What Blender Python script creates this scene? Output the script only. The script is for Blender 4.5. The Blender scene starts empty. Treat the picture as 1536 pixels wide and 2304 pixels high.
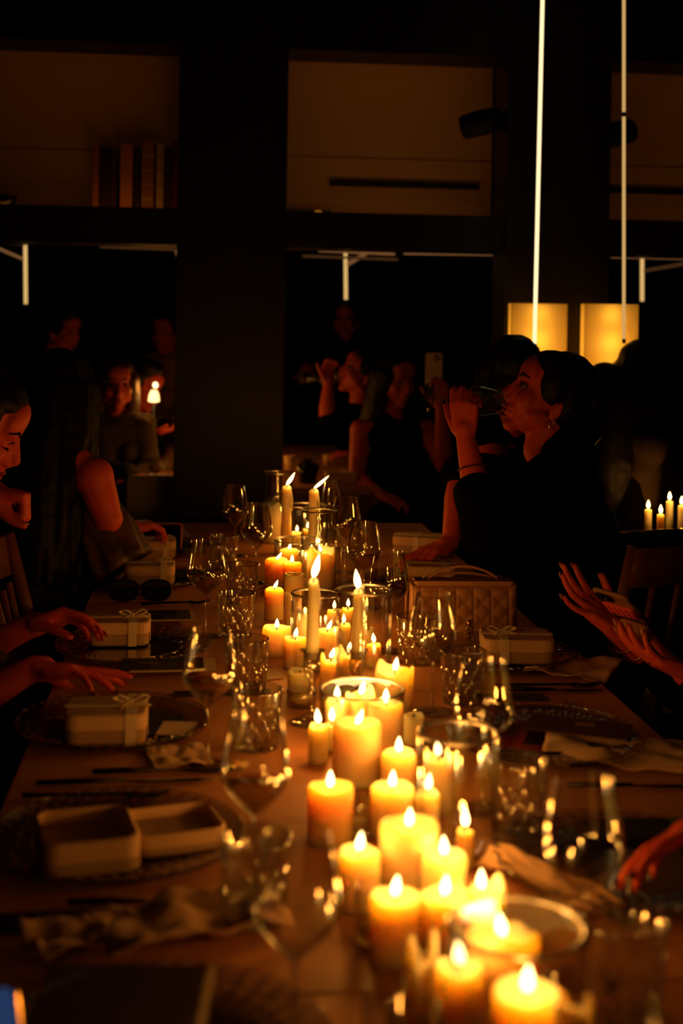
import bpy, math, random
from mathutils import Vector, Matrix, noise
# ------------------------------------------------------------------ camera, world, light
F_PX, ROLL, PY0, CAMZ = 3000.0, 0.0156, 742.0, 1.40
SC = bpy.context.scene
COL = SC.collection
cs, sn = math.cos(ROLL), math.sin(ROLL)
CAM = Vector((0, 0, CAMZ)); RIGHT = Vector((cs, 0, sn)); UP = Vector((-sn, 0, cs)); FWD = Vector((0, 1, 0))
cd = bpy.data.cameras.new('camera'); co = bpy.data.objects.new('camera', cd); COL.objects.link(co)
cd.sensor_fit = 'VERTICAL'; cd.sensor_height = 36.0; cd.lens = F_PX / 2304 * 36.0
cd.shift_y = -(1152 - PY0) / 2304.0
cd.clip_start = .05
co.matrix_world = Matrix.Translation(CAM) @ Matrix((RIGHT, UP, -FWD)).transposed().to_4x4()
cd.dof.use_dof = True; cd.dof.focus_distance = 2.95; cd.dof.aperture_fstop = 2.8
cd.dof.aperture_blades = 9
SC.camera = co
w = bpy.data.worlds.new('world'); SC.world = w; w.use_nodes = True
w.node_tree.nodes['Background'].inputs[0].default_value = (.9, .45, .25, 1)
w.node_tree.nodes['Background'].inputs[1].default_value = .00012
SC.view_settings.view_transform = 'Standard'; SC.view_settings.look = 'None'
SC.view_settings.exposure = 0; SC.view_settings.gamma = 1; SC.view_settings.use_curve_mapping = False
cy = SC.cycles
cy.use_denoising = True
cy.max_bounces = 10; cy.diffuse_bounces = 3; cy.glossy_bounces = 4; cy.transmission_bounces = 8; cy.transparent_max_bounces = 24
cy.sample_clamp_indirect = 2.0; cy.sample_clamp_direct = 0; cy.caustics_reflective = False; cy.caustics_refractive = False
cy.use_light_tree = True
CANDLE_W = 0.215
WARM = (1, .34, .038)

def lamp(name, loc, power, color, size, rot=(0, 0, 0), kind='AREA', size_y=None):
    l = bpy.data.lights.new(name, kind); l.energy = power; l.color = color
    if kind == 'AREA':
        l.size = size
        if size_y: l.shape = 'RECTANGLE'; l.size_y = size_y
    else: l.shadow_soft_size = size
    o = bpy.data.objects.new(name, l); COL.objects.link(o); o.location = loc; o.rotation_euler = rot
    return o

def ray(px, py): return RIGHT * ((px - 768) / F_PX) + UP * ((PY0 - py) / F_PX) + FWD
def W(px, py, Y): return CAM + ray(px, py) * Y
def T(px, py, z=.75):
    r = ray(px, py); return CAM + r * ((z - CAMZ) / r.z)
RA = math.radians(5.97)
RM = Matrix.Rotation(RA, 4, 'Z')
def R(x, y, z): return RM @ Vector((x, y, z))        # room frame -> world
def toR(p): return RM.inverted() @ p
WALL_Y = 4.9

# ------------------------------------------------------------------ materials
MATS = {}
def mat(name, color, rough=.5, spec=.5, metal=0, emit=None, estr=0, bump=None, vary=None, sss=None, coat=0, sheen=0, wood=None):
    if name in MATS: return MATS[name]
    m = bpy.data.materials.new(name); m.use_nodes = True; MATS[name] = m
    nt = m.node_tree; b = nt.nodes['Principled BSDF']
    b.inputs['Base Color'].default_value = (*color, 1); b.inputs['Roughness'].default_value = rough
    b.inputs['Specular IOR Level'].default_value = spec; b.inputs['Metallic'].default_value = metal
    b.inputs['Coat Weight'].default_value = coat; b.inputs['Sheen Weight'].default_value = sheen
    if emit: b.inputs['Emission Color'].default_value = (*emit, 1); b.inputs['Emission Strength'].default_value = estr
    if sss:
        b.inputs['Subsurface Weight'].default_value = sss[0]; b.inputs['Subsurface Radius'].default_value = sss[1]
        b.inputs['Subsurface Scale'].default_value = sss[2]
    tc = nt.nodes.new('ShaderNodeTexCoord')
    if vary:   # (second colour, scale)
        n = nt.nodes.new('ShaderNodeTexNoise'); n.inputs['Scale'].default_value = vary[1]; n.inputs['Detail'].default_value = 5
        r = nt.nodes.new('ShaderNodeValToRGB'); r.color_ramp.elements[0].position = .35; r.color_ramp.elements[1].position = .65
        r.color_ramp.elements[0].color = (*color, 1); r.color_ramp.elements[1].color = (*vary[0], 1)
        nt.links.new(tc.outputs['Object'], n.inputs['Vector']); nt.links.new(n.outputs['Fac'], r.inputs[0]); nt.links.new(r.outputs[0], b.inputs['Base Color'])
    if wood:   # (second colour, scale vector)
        mp = nt.nodes.new('ShaderNodeMapping'); mp.inputs['Scale'].default_value = wood[1]
        n = nt.nodes.new('ShaderNodeTexNoise'); n.inputs['Scale'].default_value = 4; n.inputs['Detail'].default_value = 6; n.inputs['Distortion'].default_value = .6
        r = nt.nodes.new('ShaderNodeValToRGB'); r.color_ramp.elements[0].position = .38; r.color_ramp.elements[1].position = .62
        r.color_ramp.elements[0].color = (*color, 1); r.color_ramp.elements[1].color = (*wood[0], 1)
        nt.links.new(tc.outputs['Object'], mp.inputs[0]); nt.links.new(mp.outputs[0], n.inputs['Vector'])
        nt.links.new(n.outputs['Fac'], r.inputs[0]); nt.links.new(r.outputs[0], b.inputs['Base Color'])
    if bump:   # (scale, strength, distance)
        n = nt.nodes.new('ShaderNodeTexNoise'); n.inputs['Scale'].default_value = bump[0]; n.inputs['Detail'].default_value = 4
        bp = nt.nodes.new('ShaderNodeBump'); bp.inputs['Strength'].default_value = bump[1]; bp.inputs['Distance'].default_value = bump[2] if len(bump) > 2 else .01
        nt.links.new(tc.outputs['Object'], n.inputs['Vector']); nt.links.new(n.outputs['Fac'], bp.inputs['Height']); nt.links.new(bp.outputs[0], b.inputs['Normal'])
    return m

def thin_glass(name, tint=(1, 1, 1), edge=(.55, .5, .42), f0=.05, rough=.0):
    m = bpy.data.materials.new(name); m.use_nodes = True; nt = m.node_tree; nt.nodes.clear(); N = nt.nodes.new; L = nt.links.new
    out = N('ShaderNodeOutputMaterial'); mx = N('ShaderNodeMixShader'); tr = N('ShaderNodeBsdfTransparent'); gl = N('ShaderNodeBsdfGlossy')
    gl.inputs['Roughness'].default_value = rough
    lw = N('ShaderNodeLayerWeight'); lw.inputs['Blend'].default_value = .5
    pw = N('ShaderNodeMath'); pw.operation = 'POWER'; pw.inputs[1].default_value = 2.8
    ml = N('ShaderNodeMath'); ml.operation = 'MULTIPLY_ADD'; ml.inputs[1].default_value = .8; ml.inputs[2].default_value = f0
    L(lw.outputs['Facing'], pw.inputs[0]); L(pw.outputs[0], ml.inputs[0]); L(ml.outputs[0], mx.inputs[0])
    p2 = N('ShaderNodeMath'); p2.operation = 'POWER'; p2.inputs[1].default_value = 5.0; L(lw.outputs['Facing'], p2.inputs[0])
    mc = N('ShaderNodeMix'); mc.data_type = 'RGBA'; mc.inputs[6].default_value = (*tint, 1); mc.inputs[7].default_value = (*edge, 1)
    L(p2.outputs[0], mc.inputs[0]); L(mc.outputs[2], tr.inputs[0])
    L(tr.outputs[0], mx.inputs[1]); L(gl.outputs[0], mx.inputs[2]); L(mx.outputs[0], out.inputs[0])
    MATS[name] = m; return m

def flame_mat():
    m = bpy.data.materials.new('flame'); m.use_nodes = True; nt = m.node_tree; nt.nodes.clear(); N = nt.nodes.new; L = nt.links.new
    out = N('ShaderNodeOutputMaterial'); ad = N('ShaderNodeAddShader'); tr = N('ShaderNodeBsdfTransparent'); em = N('ShaderNodeEmission')
    em.inputs[0].default_value = (1, .62, .22, 1); em.inputs[1].default_value = 5.0
    L(tr.outputs[0], ad.inputs[0]); L(em.outputs[0], ad.inputs[1]); L(ad.outputs[0], out.inputs[0])
    try: m.cycles.emission_sampling = 'NONE'
    except Exception: pass
    return m

def emis(name, color, strength):
    m = bpy.data.materials.new(name); m.use_nodes = True; nt = m.node_tree; nt.nodes.clear()
    out = nt.nodes.new('ShaderNodeOutputMaterial'); em = nt.nodes.new('ShaderNodeEmission')
    em.inputs[0].default_value = (*color, 1); em.inputs[1].default_value = strength; nt.links.new(em.outputs[0], out.inputs[0])
    MATS[name] = m; return m

FLAME = flame_mat()
GLASS = thin_glass('clear_glass', rough=.02, f0=.095, edge=(.40,.34,.26))
CHARGER = thin_glass('ribbed_glass', tint=(.98, .97, .95), edge=(.85, .8, .7), f0=.34, rough=.08)
WINE = thin_glass('white_wine', tint=(.80, .66, .34), edge=(.4, .3, .12), f0=.06)
CRYSTAL = thin_glass('cut_crystal', tint=(.97, .955, .93), edge=(.50, .38, .22), f0=.24, rough=.06)
RIMG = thin_glass('rim_glass', tint=(.9, .86, .8), edge=(.4, .33, .25), f0=.7, rough=.32)
def wax_mat(name, col, amb):
    return mat(name, col, rough=.42, spec=.35, sss=(1.0, (1.0, .62, .28), amb))
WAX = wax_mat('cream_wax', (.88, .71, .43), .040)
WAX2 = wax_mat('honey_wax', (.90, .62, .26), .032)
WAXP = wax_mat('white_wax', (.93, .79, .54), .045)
WICK = mat('wick', (.02, .012, .008), .9)
TABLETOP = mat('table_wood', (.60, .275, .11), .55, .3, wood=((.52, .23, .09), (6, .6, 6)), bump=(60, .15, .002))
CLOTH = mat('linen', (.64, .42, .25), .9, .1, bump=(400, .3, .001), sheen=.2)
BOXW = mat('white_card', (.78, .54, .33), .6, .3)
BOXL = mat('glitter_band', (.60, .42, .26), .55, .4, vary=((.34, .22, .12), 500), bump=(900, .6, .001))
RIBBON = mat('satin_ribbon', (.85, .72, .55), .3, .5, sheen=.3)
CARD = mat('black_card', (.012, .010, .012), .5, .3)
CARDW = mat('menu_paper', (.62, .50, .38), .7, .2)
PURP = mat('plum_card', (.05, .012, .02), .5, .3)
INK = mat('grey_print', (.22, .15, .12), .6)
BLACKM = mat('black_metal', (.02, .017, .015), .25, .6, metal=.7)
GOLD = mat('gold', (.9, .6, .25), .22, .5, metal=1)
SKIN = mat('skin', (.76, .112, .04), .5, .35, sss=(.15, (1, .3, .15), .01))
SKIN2 = mat('tanned_skin', (.62, .10, .035), .5, .35)
NAILR = mat('red_nail_varnish', (.30, .012, .008), .18, .6, coat=.6)
NAILB = mat('black_nail_varnish', (.01, .008, .008), .18, .6, coat=.6)
NAILP = mat('pale_nail', (.6, .25, .16), .25, .5)
LIP = mat('lips', (.45, .07, .035), .35, .5)
EYEW = mat('eye', (.25, .16, .12), .15, .5)
EYED = mat('iris', (.015, .01, .008), .1, .6)
BROW = mat('brow_hair', (.02, .01, .006), .8, .1)
HAIRB = mat('black_hair', (.005, .003, .0025), .5, .22, bump=(120, .3, .002))
HAIRR = mat('brown_hair', (.05, .018, .008), .5, .3, bump=(90, .5, .004))
HAIRF = mat('fair_hair', (.34, .20, .10), .5, .3, bump=(90, .5, .004))
BLACKC = mat('black_fabric', (.0022, .0018, .002), .9, .05, bump=(60, .3, .004))
GREENC = mat('olive_fabric', (.055, .04, .015), .85, .1, bump=(60, .3, .004))
GREYC = mat('grey_fabric', (.065, .045, .03), .8, .15, bump=(60, .3, .004))
BROCADE = mat('brocade', (.16, .08, .045), .45, .4, vary=((.012, .007, .006), 16), bump=(30, .4, .006))
WOODC = mat('chair_wood', (.34, .13, .045), .4, .4, wood=((.24, .085, .03), (3, 3, .4)))
DARKW = mat('dark_lacquer', (.010, .0035, .0025), .42, .30, wood=((.006, .002, .0015), (4, 4, .3)), bump=(40, .12, .002))
BLACKW = mat('black_paint', (.006, .005, .005), .6, .25)
PLASTER = mat('beige_plaster', (.45, .30, .18), .9, .1, bump=(30, .2, .002))
FLOORM = mat('floor_boards', (.03, .016, .01), .5, .3, wood=((.02, .01, .006), (.5, 8, 8)))
LEATHER = mat('beige_leather', (.42, .21, .10), .45, .45, bump=(300, .15, .001))
STEEL = mat('polished_steel', (.55, .5, .45), .15, .5, metal=1)
SCREEN = mat('phone_glass', (.004, .004, .005), .08, .6)
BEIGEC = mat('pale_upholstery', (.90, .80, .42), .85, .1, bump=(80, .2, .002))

# ------------------------------------------------------------------ mesh helpers
def link_mesh(name, v, f, m, parent=None, loc=None, smooth=True, mi=None):
    me = bpy.data.meshes.new(name); me.from_pydata([tuple(a) for a in v], [], f)
    me.validate(); me.update()
    for mm in (m if isinstance(m, (list, tuple)) else [m]): me.materials.append(mm)
    if smooth: me.polygons.foreach_set('use_smooth', [True] * len(me.polygons))
    o = bpy.data.objects.new(name, me); COL.objects.link(o)
    if parent: o.parent = parent
    if loc is not None: o.location = loc
    return o
class MB:
    def __init__(s): s.v = []; s.f = []
    def add(s, v, f):
        n = len(s.v); s.v += [Vector(a) for a in v]; s.f += [tuple(i + n for i in q) for q in f]; return s
    def box(s, c, d, rot=None, taper=1.0):
        c = Vector(c); hx, hy, hz = d[0] / 2, d[1] / 2, d[2] / 2; vs = []
        for z in (-1, 1):
            t = taper if z > 0 else 1
            for x, y in ((-1, -1), (1, -1), (1, 1), (-1, 1)):
                p = Vector((x * hx * t, y * hy * t, z * hz)); vs.append(c + (rot @ p if rot else p))
        return s.add(vs, [(3, 2, 1, 0), (4, 5, 6, 7), (0, 1, 5, 4), (1, 2, 6, 5), (2, 3, 7, 6), (3, 0, 4, 7)])
    def rbox(s, c, d, r, n=4, rot=None, open_top=None):   # rounded-corner slab (vertical edges round, slight top chamfer)
        c = Vector(c); hx, hy, hz = d[0] / 2, d[1] / 2, d[2] / 2; ring = []
        for k, (sx, sy) in enumerate(((1, 1), (-1, 1), (-1, -1), (1, -1))):
            for i in range(n + 1):
                a = math.pi / 2 * (k + i / n); ring.append((sx * (hx - r) + r * math.cos(a), sy * (hy - r) + r * math.sin(a)))
        m = len(ring); e = min(r * .25, hz * .5, .003); lv = [(-hz, 1 - e / hx), (-hz + e, 1), (hz - e, 1), (hz, 1 - e / hx)]
        vs = [];
        for z, k in lv:
            for x, y in ring: p = Vector((x * k, y * k, z)); vs.append(c + (rot @ p if rot else p))
        fs = [tuple(reversed(range(m)))]
        for l in range(len(lv) - 1):
            for i in range(m): j = (i + 1) % m; fs.append((l * m + i, l * m + j, (l + 1) * m + j, (l + 1) * m + i))
        if open_top:
            t = open_top; k2 = 1 - t / hx; a = len(vs)
            for z in (hz, -hz + t):
                for x, y in ring: p = Vector((x * k2, y * k2, z)); vs.append(c + (rot @ p if rot else p))
            for i in range(m):
                j = (i + 1) % m; fs.append((3 * m + i, 3 * m + j, a + j, a + i)); fs.append((a + i, a + j, a + m + j, a + m + i))
            fs.append(tuple(range(a + m, a + 2 * m)))
        else: fs.append(tuple(range(3 * m, 4 * m)))
        return s.add(vs, fs)
    def lathe(s, prof, seg=32, o=(0, 0, 0), rot=None, mod=None, shear=(0, 0)):
        o = Vector(o); vs = []; fs = []; idx = []
        for k, (r, z) in enumerate(prof):
            if r < 1e-6:
                p = Vector((shear[0] * z, shear[1] * z, z)); idx.append([len(vs)] * seg); vs.append(o + (rot @ p if rot else p))
            else:
                row = []
                for i in range(seg):
                    a = 2 * math.pi * i / seg; rr, zz = (r, z) if mod is None else mod(r, z, a, k)
                    p = Vector((rr * math.cos(a) + shear[0] * zz, rr * math.sin(a) + shear[1] * zz, zz)); row.append(len(vs)); vs.append(o + (rot @ p if rot else p))
                idx.append(row)
        for k in range(len(prof) - 1):
            A, B = idx[k], idx[k + 1]
            for i in range(seg):
                j = (i + 1) % seg; q = []
                for t in (A[i], A[j], B[j], B[i]):
                    if t not in q: q.append(t)
                if len(q) > 2: fs.append(tuple(q))
        return s.add(vs, fs)
    def tube(s, pts, rad, seg=8):
        pts = [Vector(p) for p in pts]; n = len(pts); rad = rad if isinstance(rad, (list, tuple)) else [rad] * n
        vs = []; fs = []; prev = None
        for i, p in enumerate(pts):
            d = (pts[min(i + 1, n - 1)] - pts[max(i - 1, 0)]).normalized()
            if prev is None: a = d.orthogonal().normalized()
            else: a = (prev - d * prev.dot(d)).normalized()
            prev = a; b = d.cross(a)
            for k in range(seg):
                t = 2 * math.pi * k / seg; vs.append(p + (a * math.cos(t) + b * math.sin(t)) * rad[i])
        for i in range(n - 1):
            for k in range(seg): l = (k + 1) % seg; fs.append((i * seg + k, i * seg + l, (i + 1) * seg + l, (i + 1) * seg + k))
        fs.append(tuple(reversed(range(seg)))); fs.append(tuple(range((n - 1) * seg, n * seg)))
        return s.add(vs, fs)
    def ball(s, c, r, rot=None, seg=12, rings=8):
        r = (r, r, r) if isinstance(r, (int, float)) else r
        prof = [(math.sin(math.pi * k / rings), -math.cos(math.pi * k / rings)) for k in range(rings + 1)]
        prof[0] = (0, -1); prof[-1] = (0, 1); m = MB().lathe(prof, seg); c = Vector(c)
        return s.add([c + ((rot @ Vector((v.x * r[0], v.y * r[1], v.z * r[2]))) if rot else Vector((v.x * r[0], v.y * r[1], v.z * r[2]))) for v in m.v], m.f)
    def cap(s, p, q, r0, r1, seg=10):
        p, q = Vector(p), Vector(q); d = q - p; L = d.length
        if L < 1e-6: return s.ball(p, max(r0, r1), seg=seg, rings=6)
        rot = d.to_track_quat('Z', 'Y').to_matrix(); k = 4; prof = []
        for i in range(k + 1):
            a = math.pi / 2 * (1 - i / k); prof.append((r0 * math.cos(a), -r0 * math.sin(a)))
        for i in range(k + 1):
            a = math.pi / 2 * i / k; prof.append((r1 * math.cos(a), L + r1 * math.sin(a)))
        prof[0] = (0, -r0); prof[-1] = (0, L + r1)
        return s.lathe(prof, seg, p, rot)
    def build(s, name, m, parent=None, loc=None, smooth=True): return link_mesh(name, s.v, s.f, m, parent, loc, smooth)

def sharp(o, ang=40):
    md = o.modifiers.new('edge', 'EDGE_SPLIT'); md.split_angle = math.radians(ang); return o
def bevel(o, wd=.003, n=2):
    md = o.modifiers.new('bevel', 'BEVEL'); md.width = wd; md.segments = n; md.limit_method = 'ANGLE'; md.angle_limit = math.radians(50)
    md.harden_normals = True; return o
def thing(name, label, cat, loc=(0, 0, 0), rz=0.0, group=None):
    o = bpy.data.objects.new(name, None); COL.objects.link(o); o.empty_display_size = .05
    o.location = loc; o.rotation_euler = (0, 0, rz); return tag(o, label, cat, group)
def tag(o, label, cat, group=None):
    o['label'] = label; o['category'] = cat
    if group: o['group'] = group
    return o
def struct(o): o['kind'] = 'structure'; return o

def fuse(prims, voxel, smooth=3, disp=None):
    """union of capsules / ellipsoids as one continuous voxel-remeshed surface"""
    mb = MB()
    for p in prims:
        if p[0] == 'c': mb.cap(p[1], p[2], p[3], p[4], 12)
        else: mb.ball(p[1], p[2], p[3] if len(p) > 3 else None, 14, 10)
    me = bpy.data.meshes.new('tmp'); me.from_pydata([tuple(a) for a in mb.v], [], mb.f)
    o = bpy.data.objects.new('tmp', me); COL.objects.link(o)
    md = o.modifiers.new('r', 'REMESH'); md.mode = 'VOXEL'; md.voxel_size = voxel; md.use_smooth_shade = True
    sm = o.modifiers.new('s', 'SMOOTH'); sm.factor = .5; sm.iterations = smooth
    dg = bpy.context.evaluated_depsgraph_get(); dg.update()
    ev = o.evaluated_get(dg); res = bpy.data.meshes.new_from_object(ev)
    bpy.data.objects.remove(o); bpy.data.meshes.remove(me)
    if disp:
        sc_, am = disp
        ns = [Vector(n.vector) for n in res.vertex_normals]
        for v, n in zip(res.vertices, ns):
            v.co += n * (noise.noise(v.co * sc_) * am)
    return res
def fused(name, prims, m, parent, off, voxel=.005, smooth=3, disp=None):
    me = fuse(prims, voxel, smooth, disp); me.name = name; me.materials.append(m)
    me.transform(Matrix.Translation(-Vector(off)))
    me.polygons.foreach_set('use_smooth', [True] * len(me.polygons))
    o = bpy.data.objects.new(name, me); COL.objects.link(o); o.parent = parent; return o
# ------------------------------------------------------------------ the room
def wallbox(mb, x0, x1, y0, y1, z0, z1):
    mb.box(((x0 + x1) / 2, (y0 + y1) / 2, (z0 + z1) / 2), (x1 - x0, y1 - y0, z1 - z0)); return mb
def roomobj(mb, name, m, kind=True, smooth=False):
    o = mb.build(name, m, smooth=smooth); o.rotation_euler.z = RA
    if kind: struct(o)
    return o
PER, CW = 1.2205, .398
cols = [-.096 + .0 + k * PER for k in (-1, 0, 1, 2)]          # left edge of each pilaster
XL, XR = -2.0, 3.2
wb = MB()
wy0, wy1 = WALL_Y, WALL_Y + .22
for c in cols: wallbox(wb, c, c + CW, wy0, wy1, 0, 2.95)
spans = [(XL, cols[0])] + [(cols[i] + CW, cols[i + 1]) for i in range(3)] + [(cols[3] + CW, XR)]
for a, b in spans:
    wallbox(wb, a, b, wy0, wy1, 0, .50)
    wallbox(wb, a, b, wy0 + .02, wy1, 1.702, 1.835)
    wallbox(wb, a, b, wy0, wy1, 2.43, 2.95)
roomobj(wb, 'wall_back', DARKW)
# back of the lit recesses over the openings
UP_T = 2.43
for i, (a, b) in enumerate(spans[1:4]):
    mb = MB(); wallbox(mb, a - .05, b + .05, wy1 + .28, wy1 + .30, 1.78, 2.10); wallbox(mb, a - .05, b + .05, wy1 + .28, wy1 + .30, 2.105, 2.58)
    wallbox(mb, a - .05, b + .05, wy1 + .295, wy1 + .31, 1.80, 2.58)
    roomobj(mb, f'trim_{i+1}', PLASTER)
    mb = MB(); wallbox(mb, a, b, wy1 - .02, wy1 + .28, 1.78, 1.835); wallbox(mb, a, b, wy1 - .02, wy1 + .28, 2.54, 2.58)
    roomobj(mb, f'trim_{i+11}', BLACKW)
fl = MB(); wallbox(fl, -3, 4.2, -1.6, 9.2, -.04, 0); roomobj(fl, 'floor', FLOORM)
ce = MB(); wallbox(ce, -3, 4.2, -1.6, 9.2, 2.95, 3.0); roomobj(ce, 'ceiling', BLACKW)
for nm, q in (('wall_left', (-3.05, -3, -1.6, 9.2)), ('wall_right', (4.2, 4.25, -1.6, 9.2)), ('wall_far', (-3, 4.2, 9.2, 9.25)), ('wall_front', (-3, 4.2, -1.65, -1.6))):
    mb = MB(); wallbox(mb, q[0], q[1], q[2], q[3], 0, 2.95); roomobj(mb, nm, BLACKW)
mb = MB(); wallbox(mb, -2.9, XL, wy0, wy1, 0, 2.95); wallbox(mb, XR, 4.2, wy0, wy1, 0, 2.95); roomobj(mb, 'trim_20', BLACKW)
# slot diffusers and spotlights in the recesses
def RW(px, py, yr):      # pixel -> world point on the room plane y = yr
    r = ray(px, py); u = RM @ Vector((0, 1, 0)); return CAM + r * (yr / r.dot(u))
for x0, x1, py, lb in ((742, 1076, 416, 'long black air slot in the middle lit recess'), (1372, 1700, 432, 'black air slot in the right-hand lit recess')):
    a, b = RW(x0, py, wy1 + .27), RW(x1, py, wy1 + .27); c = (a + b) / 2
    t = thing('air_slot', lb, 'vent', c, RA); L = (b - a).length
    bevel(MB().box((0, 0, 0), (L, .02, .022)).build('slot', BLACKW, t, smooth=False), .002)
    for s in (-1, 1): MB().box((0, -.011, s * .0125), (L + .01, .004, .003)).build('flange', mat('dark_trim', (.03, .02, .015), .5), t, smooth=False)
for (px, py, yr, lb) in ((1083, 276, wy1 - .12, 'round black spotlight at the right side of the middle recess'), (1385, 302, wy1 - .10, 'round black spotlight at the left side of the right recess')):
    p = RW(px, py, yr); t = thing('spotlight', lb, 'spotlight', p, RA)
    rot = Matrix.Rotation(math.radians(75), 3, 'Y') @ Matrix.Rotation(math.radians(12), 3, 'X')
    MB().lathe([(0, -.085), (.034, -.083), (.046, -.07), (.05, 0), (.047, .06), (.03, .08), (0, .083)], 24, rot=rot).build('head', BLACKW, t)
    s = 1 if px < 1200 else -1
    MB().tube([(0, 0, 0), (s * .10, .02, .02)], .012).build('arm', BLACKW, t)
# small amber lamp on the ledge
p = RW(716, 462, wy1 + .1); p.z = 1.85
t = thing('ledge_lamp', 'small amber indicator lamp on the ledge of the middle recess', 'lamp', p)
MB().box((-.03, .02, .004), (.16, .05, .03)).build('housing', BLACKW, t, smooth=False)
MB().ball((0, -.012, .012), (.014, .006, .005)).build('lens', emis('amber_lens', (1, .33, .05), .28), t)
# added fill lights out of view: one overhead, a pair in each recess
lamp('overhead_fill', R(.3, 2.2, 2.9), .35, (1, .28, .05), 1.6)
for i, (a, b) in enumerate(spans[1:4]):      # unseen strips added at ledge and lintel to brighten the recess backs
    lamp('recess_fill', R((a + b) / 2, wy1 - .005, 1.852), (.070, .150, .075)[i], (1, .34, .03), b - a - .1, rot=(math.radians(142), 0, RA), size_y=.02)
    lamp('recess_fill', R((a + b) / 2, wy1 + .02, 2.52), (.055, .115, .060)[i], (1, .34, .03), b - a - .1, rot=(math.radians(32), 0, RA), size_y=.02)

# books on the left recess ledge
bk = [(207, 222, 318, (.35, .12, .03)), (222, 247, 330, (.03, .01, .01)), (247, 262, 338, (.05, .01, .01)), (268, 298, 324, (.5, .2, .06)), (300, 314, 330, (.03, .012, .01)),
      (316, 346, 316, (.32, .14, .06)), (350, 368, 321, (.55, .40, .10)), (370, 386, 330, (.06, .02, .012)), (386, 402, 318, (.25, .02, .01))]
lb = ['thin orange book, leftmost on the dark shelf', 'thick black book, second on the dark shelf', 'dark plum book just left of the wide orange book', 'wide orange book on the dark shelf',
      'narrow black book right of the wide orange book', 'thick brown book with gilt bands on the dark shelf', 'slim ochre yellow book on the dark shelf', 'dark narrow book between the yellow and the red book', 'red book at the right end of the shelf']
for (x0, x1, yt, c), l in zip(bk, lb):
    a = RW(x0, 468, wy1 + .07); b = RW(x1, 468, wy1 + .07); top = RW(x0, yt, wy1 + .07)
    wd = (b - a).length * .94; ht = top.z - 1.836; cen = (a + b) / 2; rr = toR(cen)
    t = thing('book', l, 'book', R(rr.x, wy1 + .152, 1.836), RA, 'books on the left recess shelf')
    m = mat('book_%d' % x0, c, .6, .3)
    bevel(MB().box((-wd / 2 + .0015, 0, ht / 2), (.003, .16, ht)).box((wd / 2 - .0015, 0, ht / 2), (.003, .16, ht)).box((0, -.0785, ht / 2), (wd, .003, ht)).build('cover', m, t, smooth=False), .001)
    MB().box((0, .002, ht / 2), (wd - .006, .152, ht - .008)).build('pages', CARDW, t, smooth=False)
    if x0 in (316, 350):
        for k in range(4): MB().box((0, -.081, ht * (.2 + .2 * k)), (wd * .96, .002, .006)).build('gilt_band', mat('dull_gilt', (.5, .32, .08), .5), t, smooth=False)
# dark bowl at left on the ledge
t = thing('bowl', 'round dark bowl at the left edge of the book shelf', 'bowl', R(toR(RW(0, 440, wy1)).x, wy1 + .04, 1.836), RA)
MB().lathe([(0, .0), (.03, .0), (.05, .02), (.06, .05), (.055, .05), (.045, .022), (0, .01)], 28).build('bowl_body', BLACKM, t)
MB().lathe([(.055, .048), (.061, .05), (.061, .053), (.055, .053)], 28).build('rim', BLACKM, t)

# ------------------------------------------------------------------ light tubes
def tube_light(name, label, p0, p1, r, m, joint=None, arms=(), group=None):
    t = thing(name, label, 'light', p1, 0, group); a = p0 - p1
    MB().tube([(0, 0, 0), a], r, 10).build('tube', m, t)
    MB().tube([(0, 0, -.012), (0, 0, .004)], r * 1.15, 10).build('end_cap', BLACKM, t)
    if joint is not None:
        j = a * joint; MB().tube([j - a.normalized() * .008, j + a.normalized() * .008], r * 1.25, 10).build('joint', BLACKM, t)
    for q, rr, mm in arms: MB().tube([x - p1 for x in q], rr, 8).build('arm', mm, t)
    d = Vector((0, 0, 2.95)) - Vector((0, 0, p0.z))
    if d.z > .02: MB().tube([a, a + d], .003, 6).build('cable', BLACKM, t)
    return t
def ext(px0, py0, px1, py1, Y, topz):
    a, b = W(px0, py0, Y), W(px1, py1, Y); d = a - b; return b + d * ((topz - b.z) / d.z), b
a, b = ext(1220, 0, 1202, 776, 4.45, 2.8)
tube_light('hanging_light_tube', 'bright pale yellow light tube hanging above the drinking woman', a, b, .0068, emis('tube_bright', (1, .78, .40), 1.45))
a, b = ext(1403, 0, 1403, 765, 4.62, 2.8)
tube_light('hanging_light_tube', 'golden reflection of a light tube, built as a dimmer tube in front of the right lampshade', a, b, .0058, emis('tube_reflection', (1, .58, .19), .62), joint=.55)  # glowing tube stands in for a light tube's reflection
GT = emis('tube_gold', (1, .60, .20), .75); GD = emis('tube_faint', (1, .42, .14), .17); GV = emis('tube_brown', (1, .40, .12), .05)
def beyond(px, py0, py1, Y, label, m, r, arms=()):
    a, b = W(px, py0, Y), W(px + (1 if px < 1000 else 0), py1, Y)
    tube_light('pendant_tube', label, a + (a - b).normalized() * .25, b, r, m, arms=arms, group='light tubes seen in the mirror bays')
Yb = 6.2
beyond(57, 570, 686, Yb, 'short yellow light tube in the left mirror bay', GT, .0085, [((W(57, 585, Yb), W(-60, 535, Yb)), .007, GD)])
beyond(777, 570, 676, Yb, 'short yellow light tube with a slanting arm in the middle mirror bay', GT, .0085, [((W(780, 596, Yb), W(806, 580, Yb), W(826, 568, Yb)), .009, GD)])
beyond(1114, 575, 778, Yb, 'faint long light tube at the right side of the middle mirror bay', GD, .008)
beyond(1444, 585, 680, Yb, 'short golden light tube in the right mirror bay', GT, .009, [((W(1444, 610, Yb), W(1560, 590, Yb)), .008, GV)])
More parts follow.
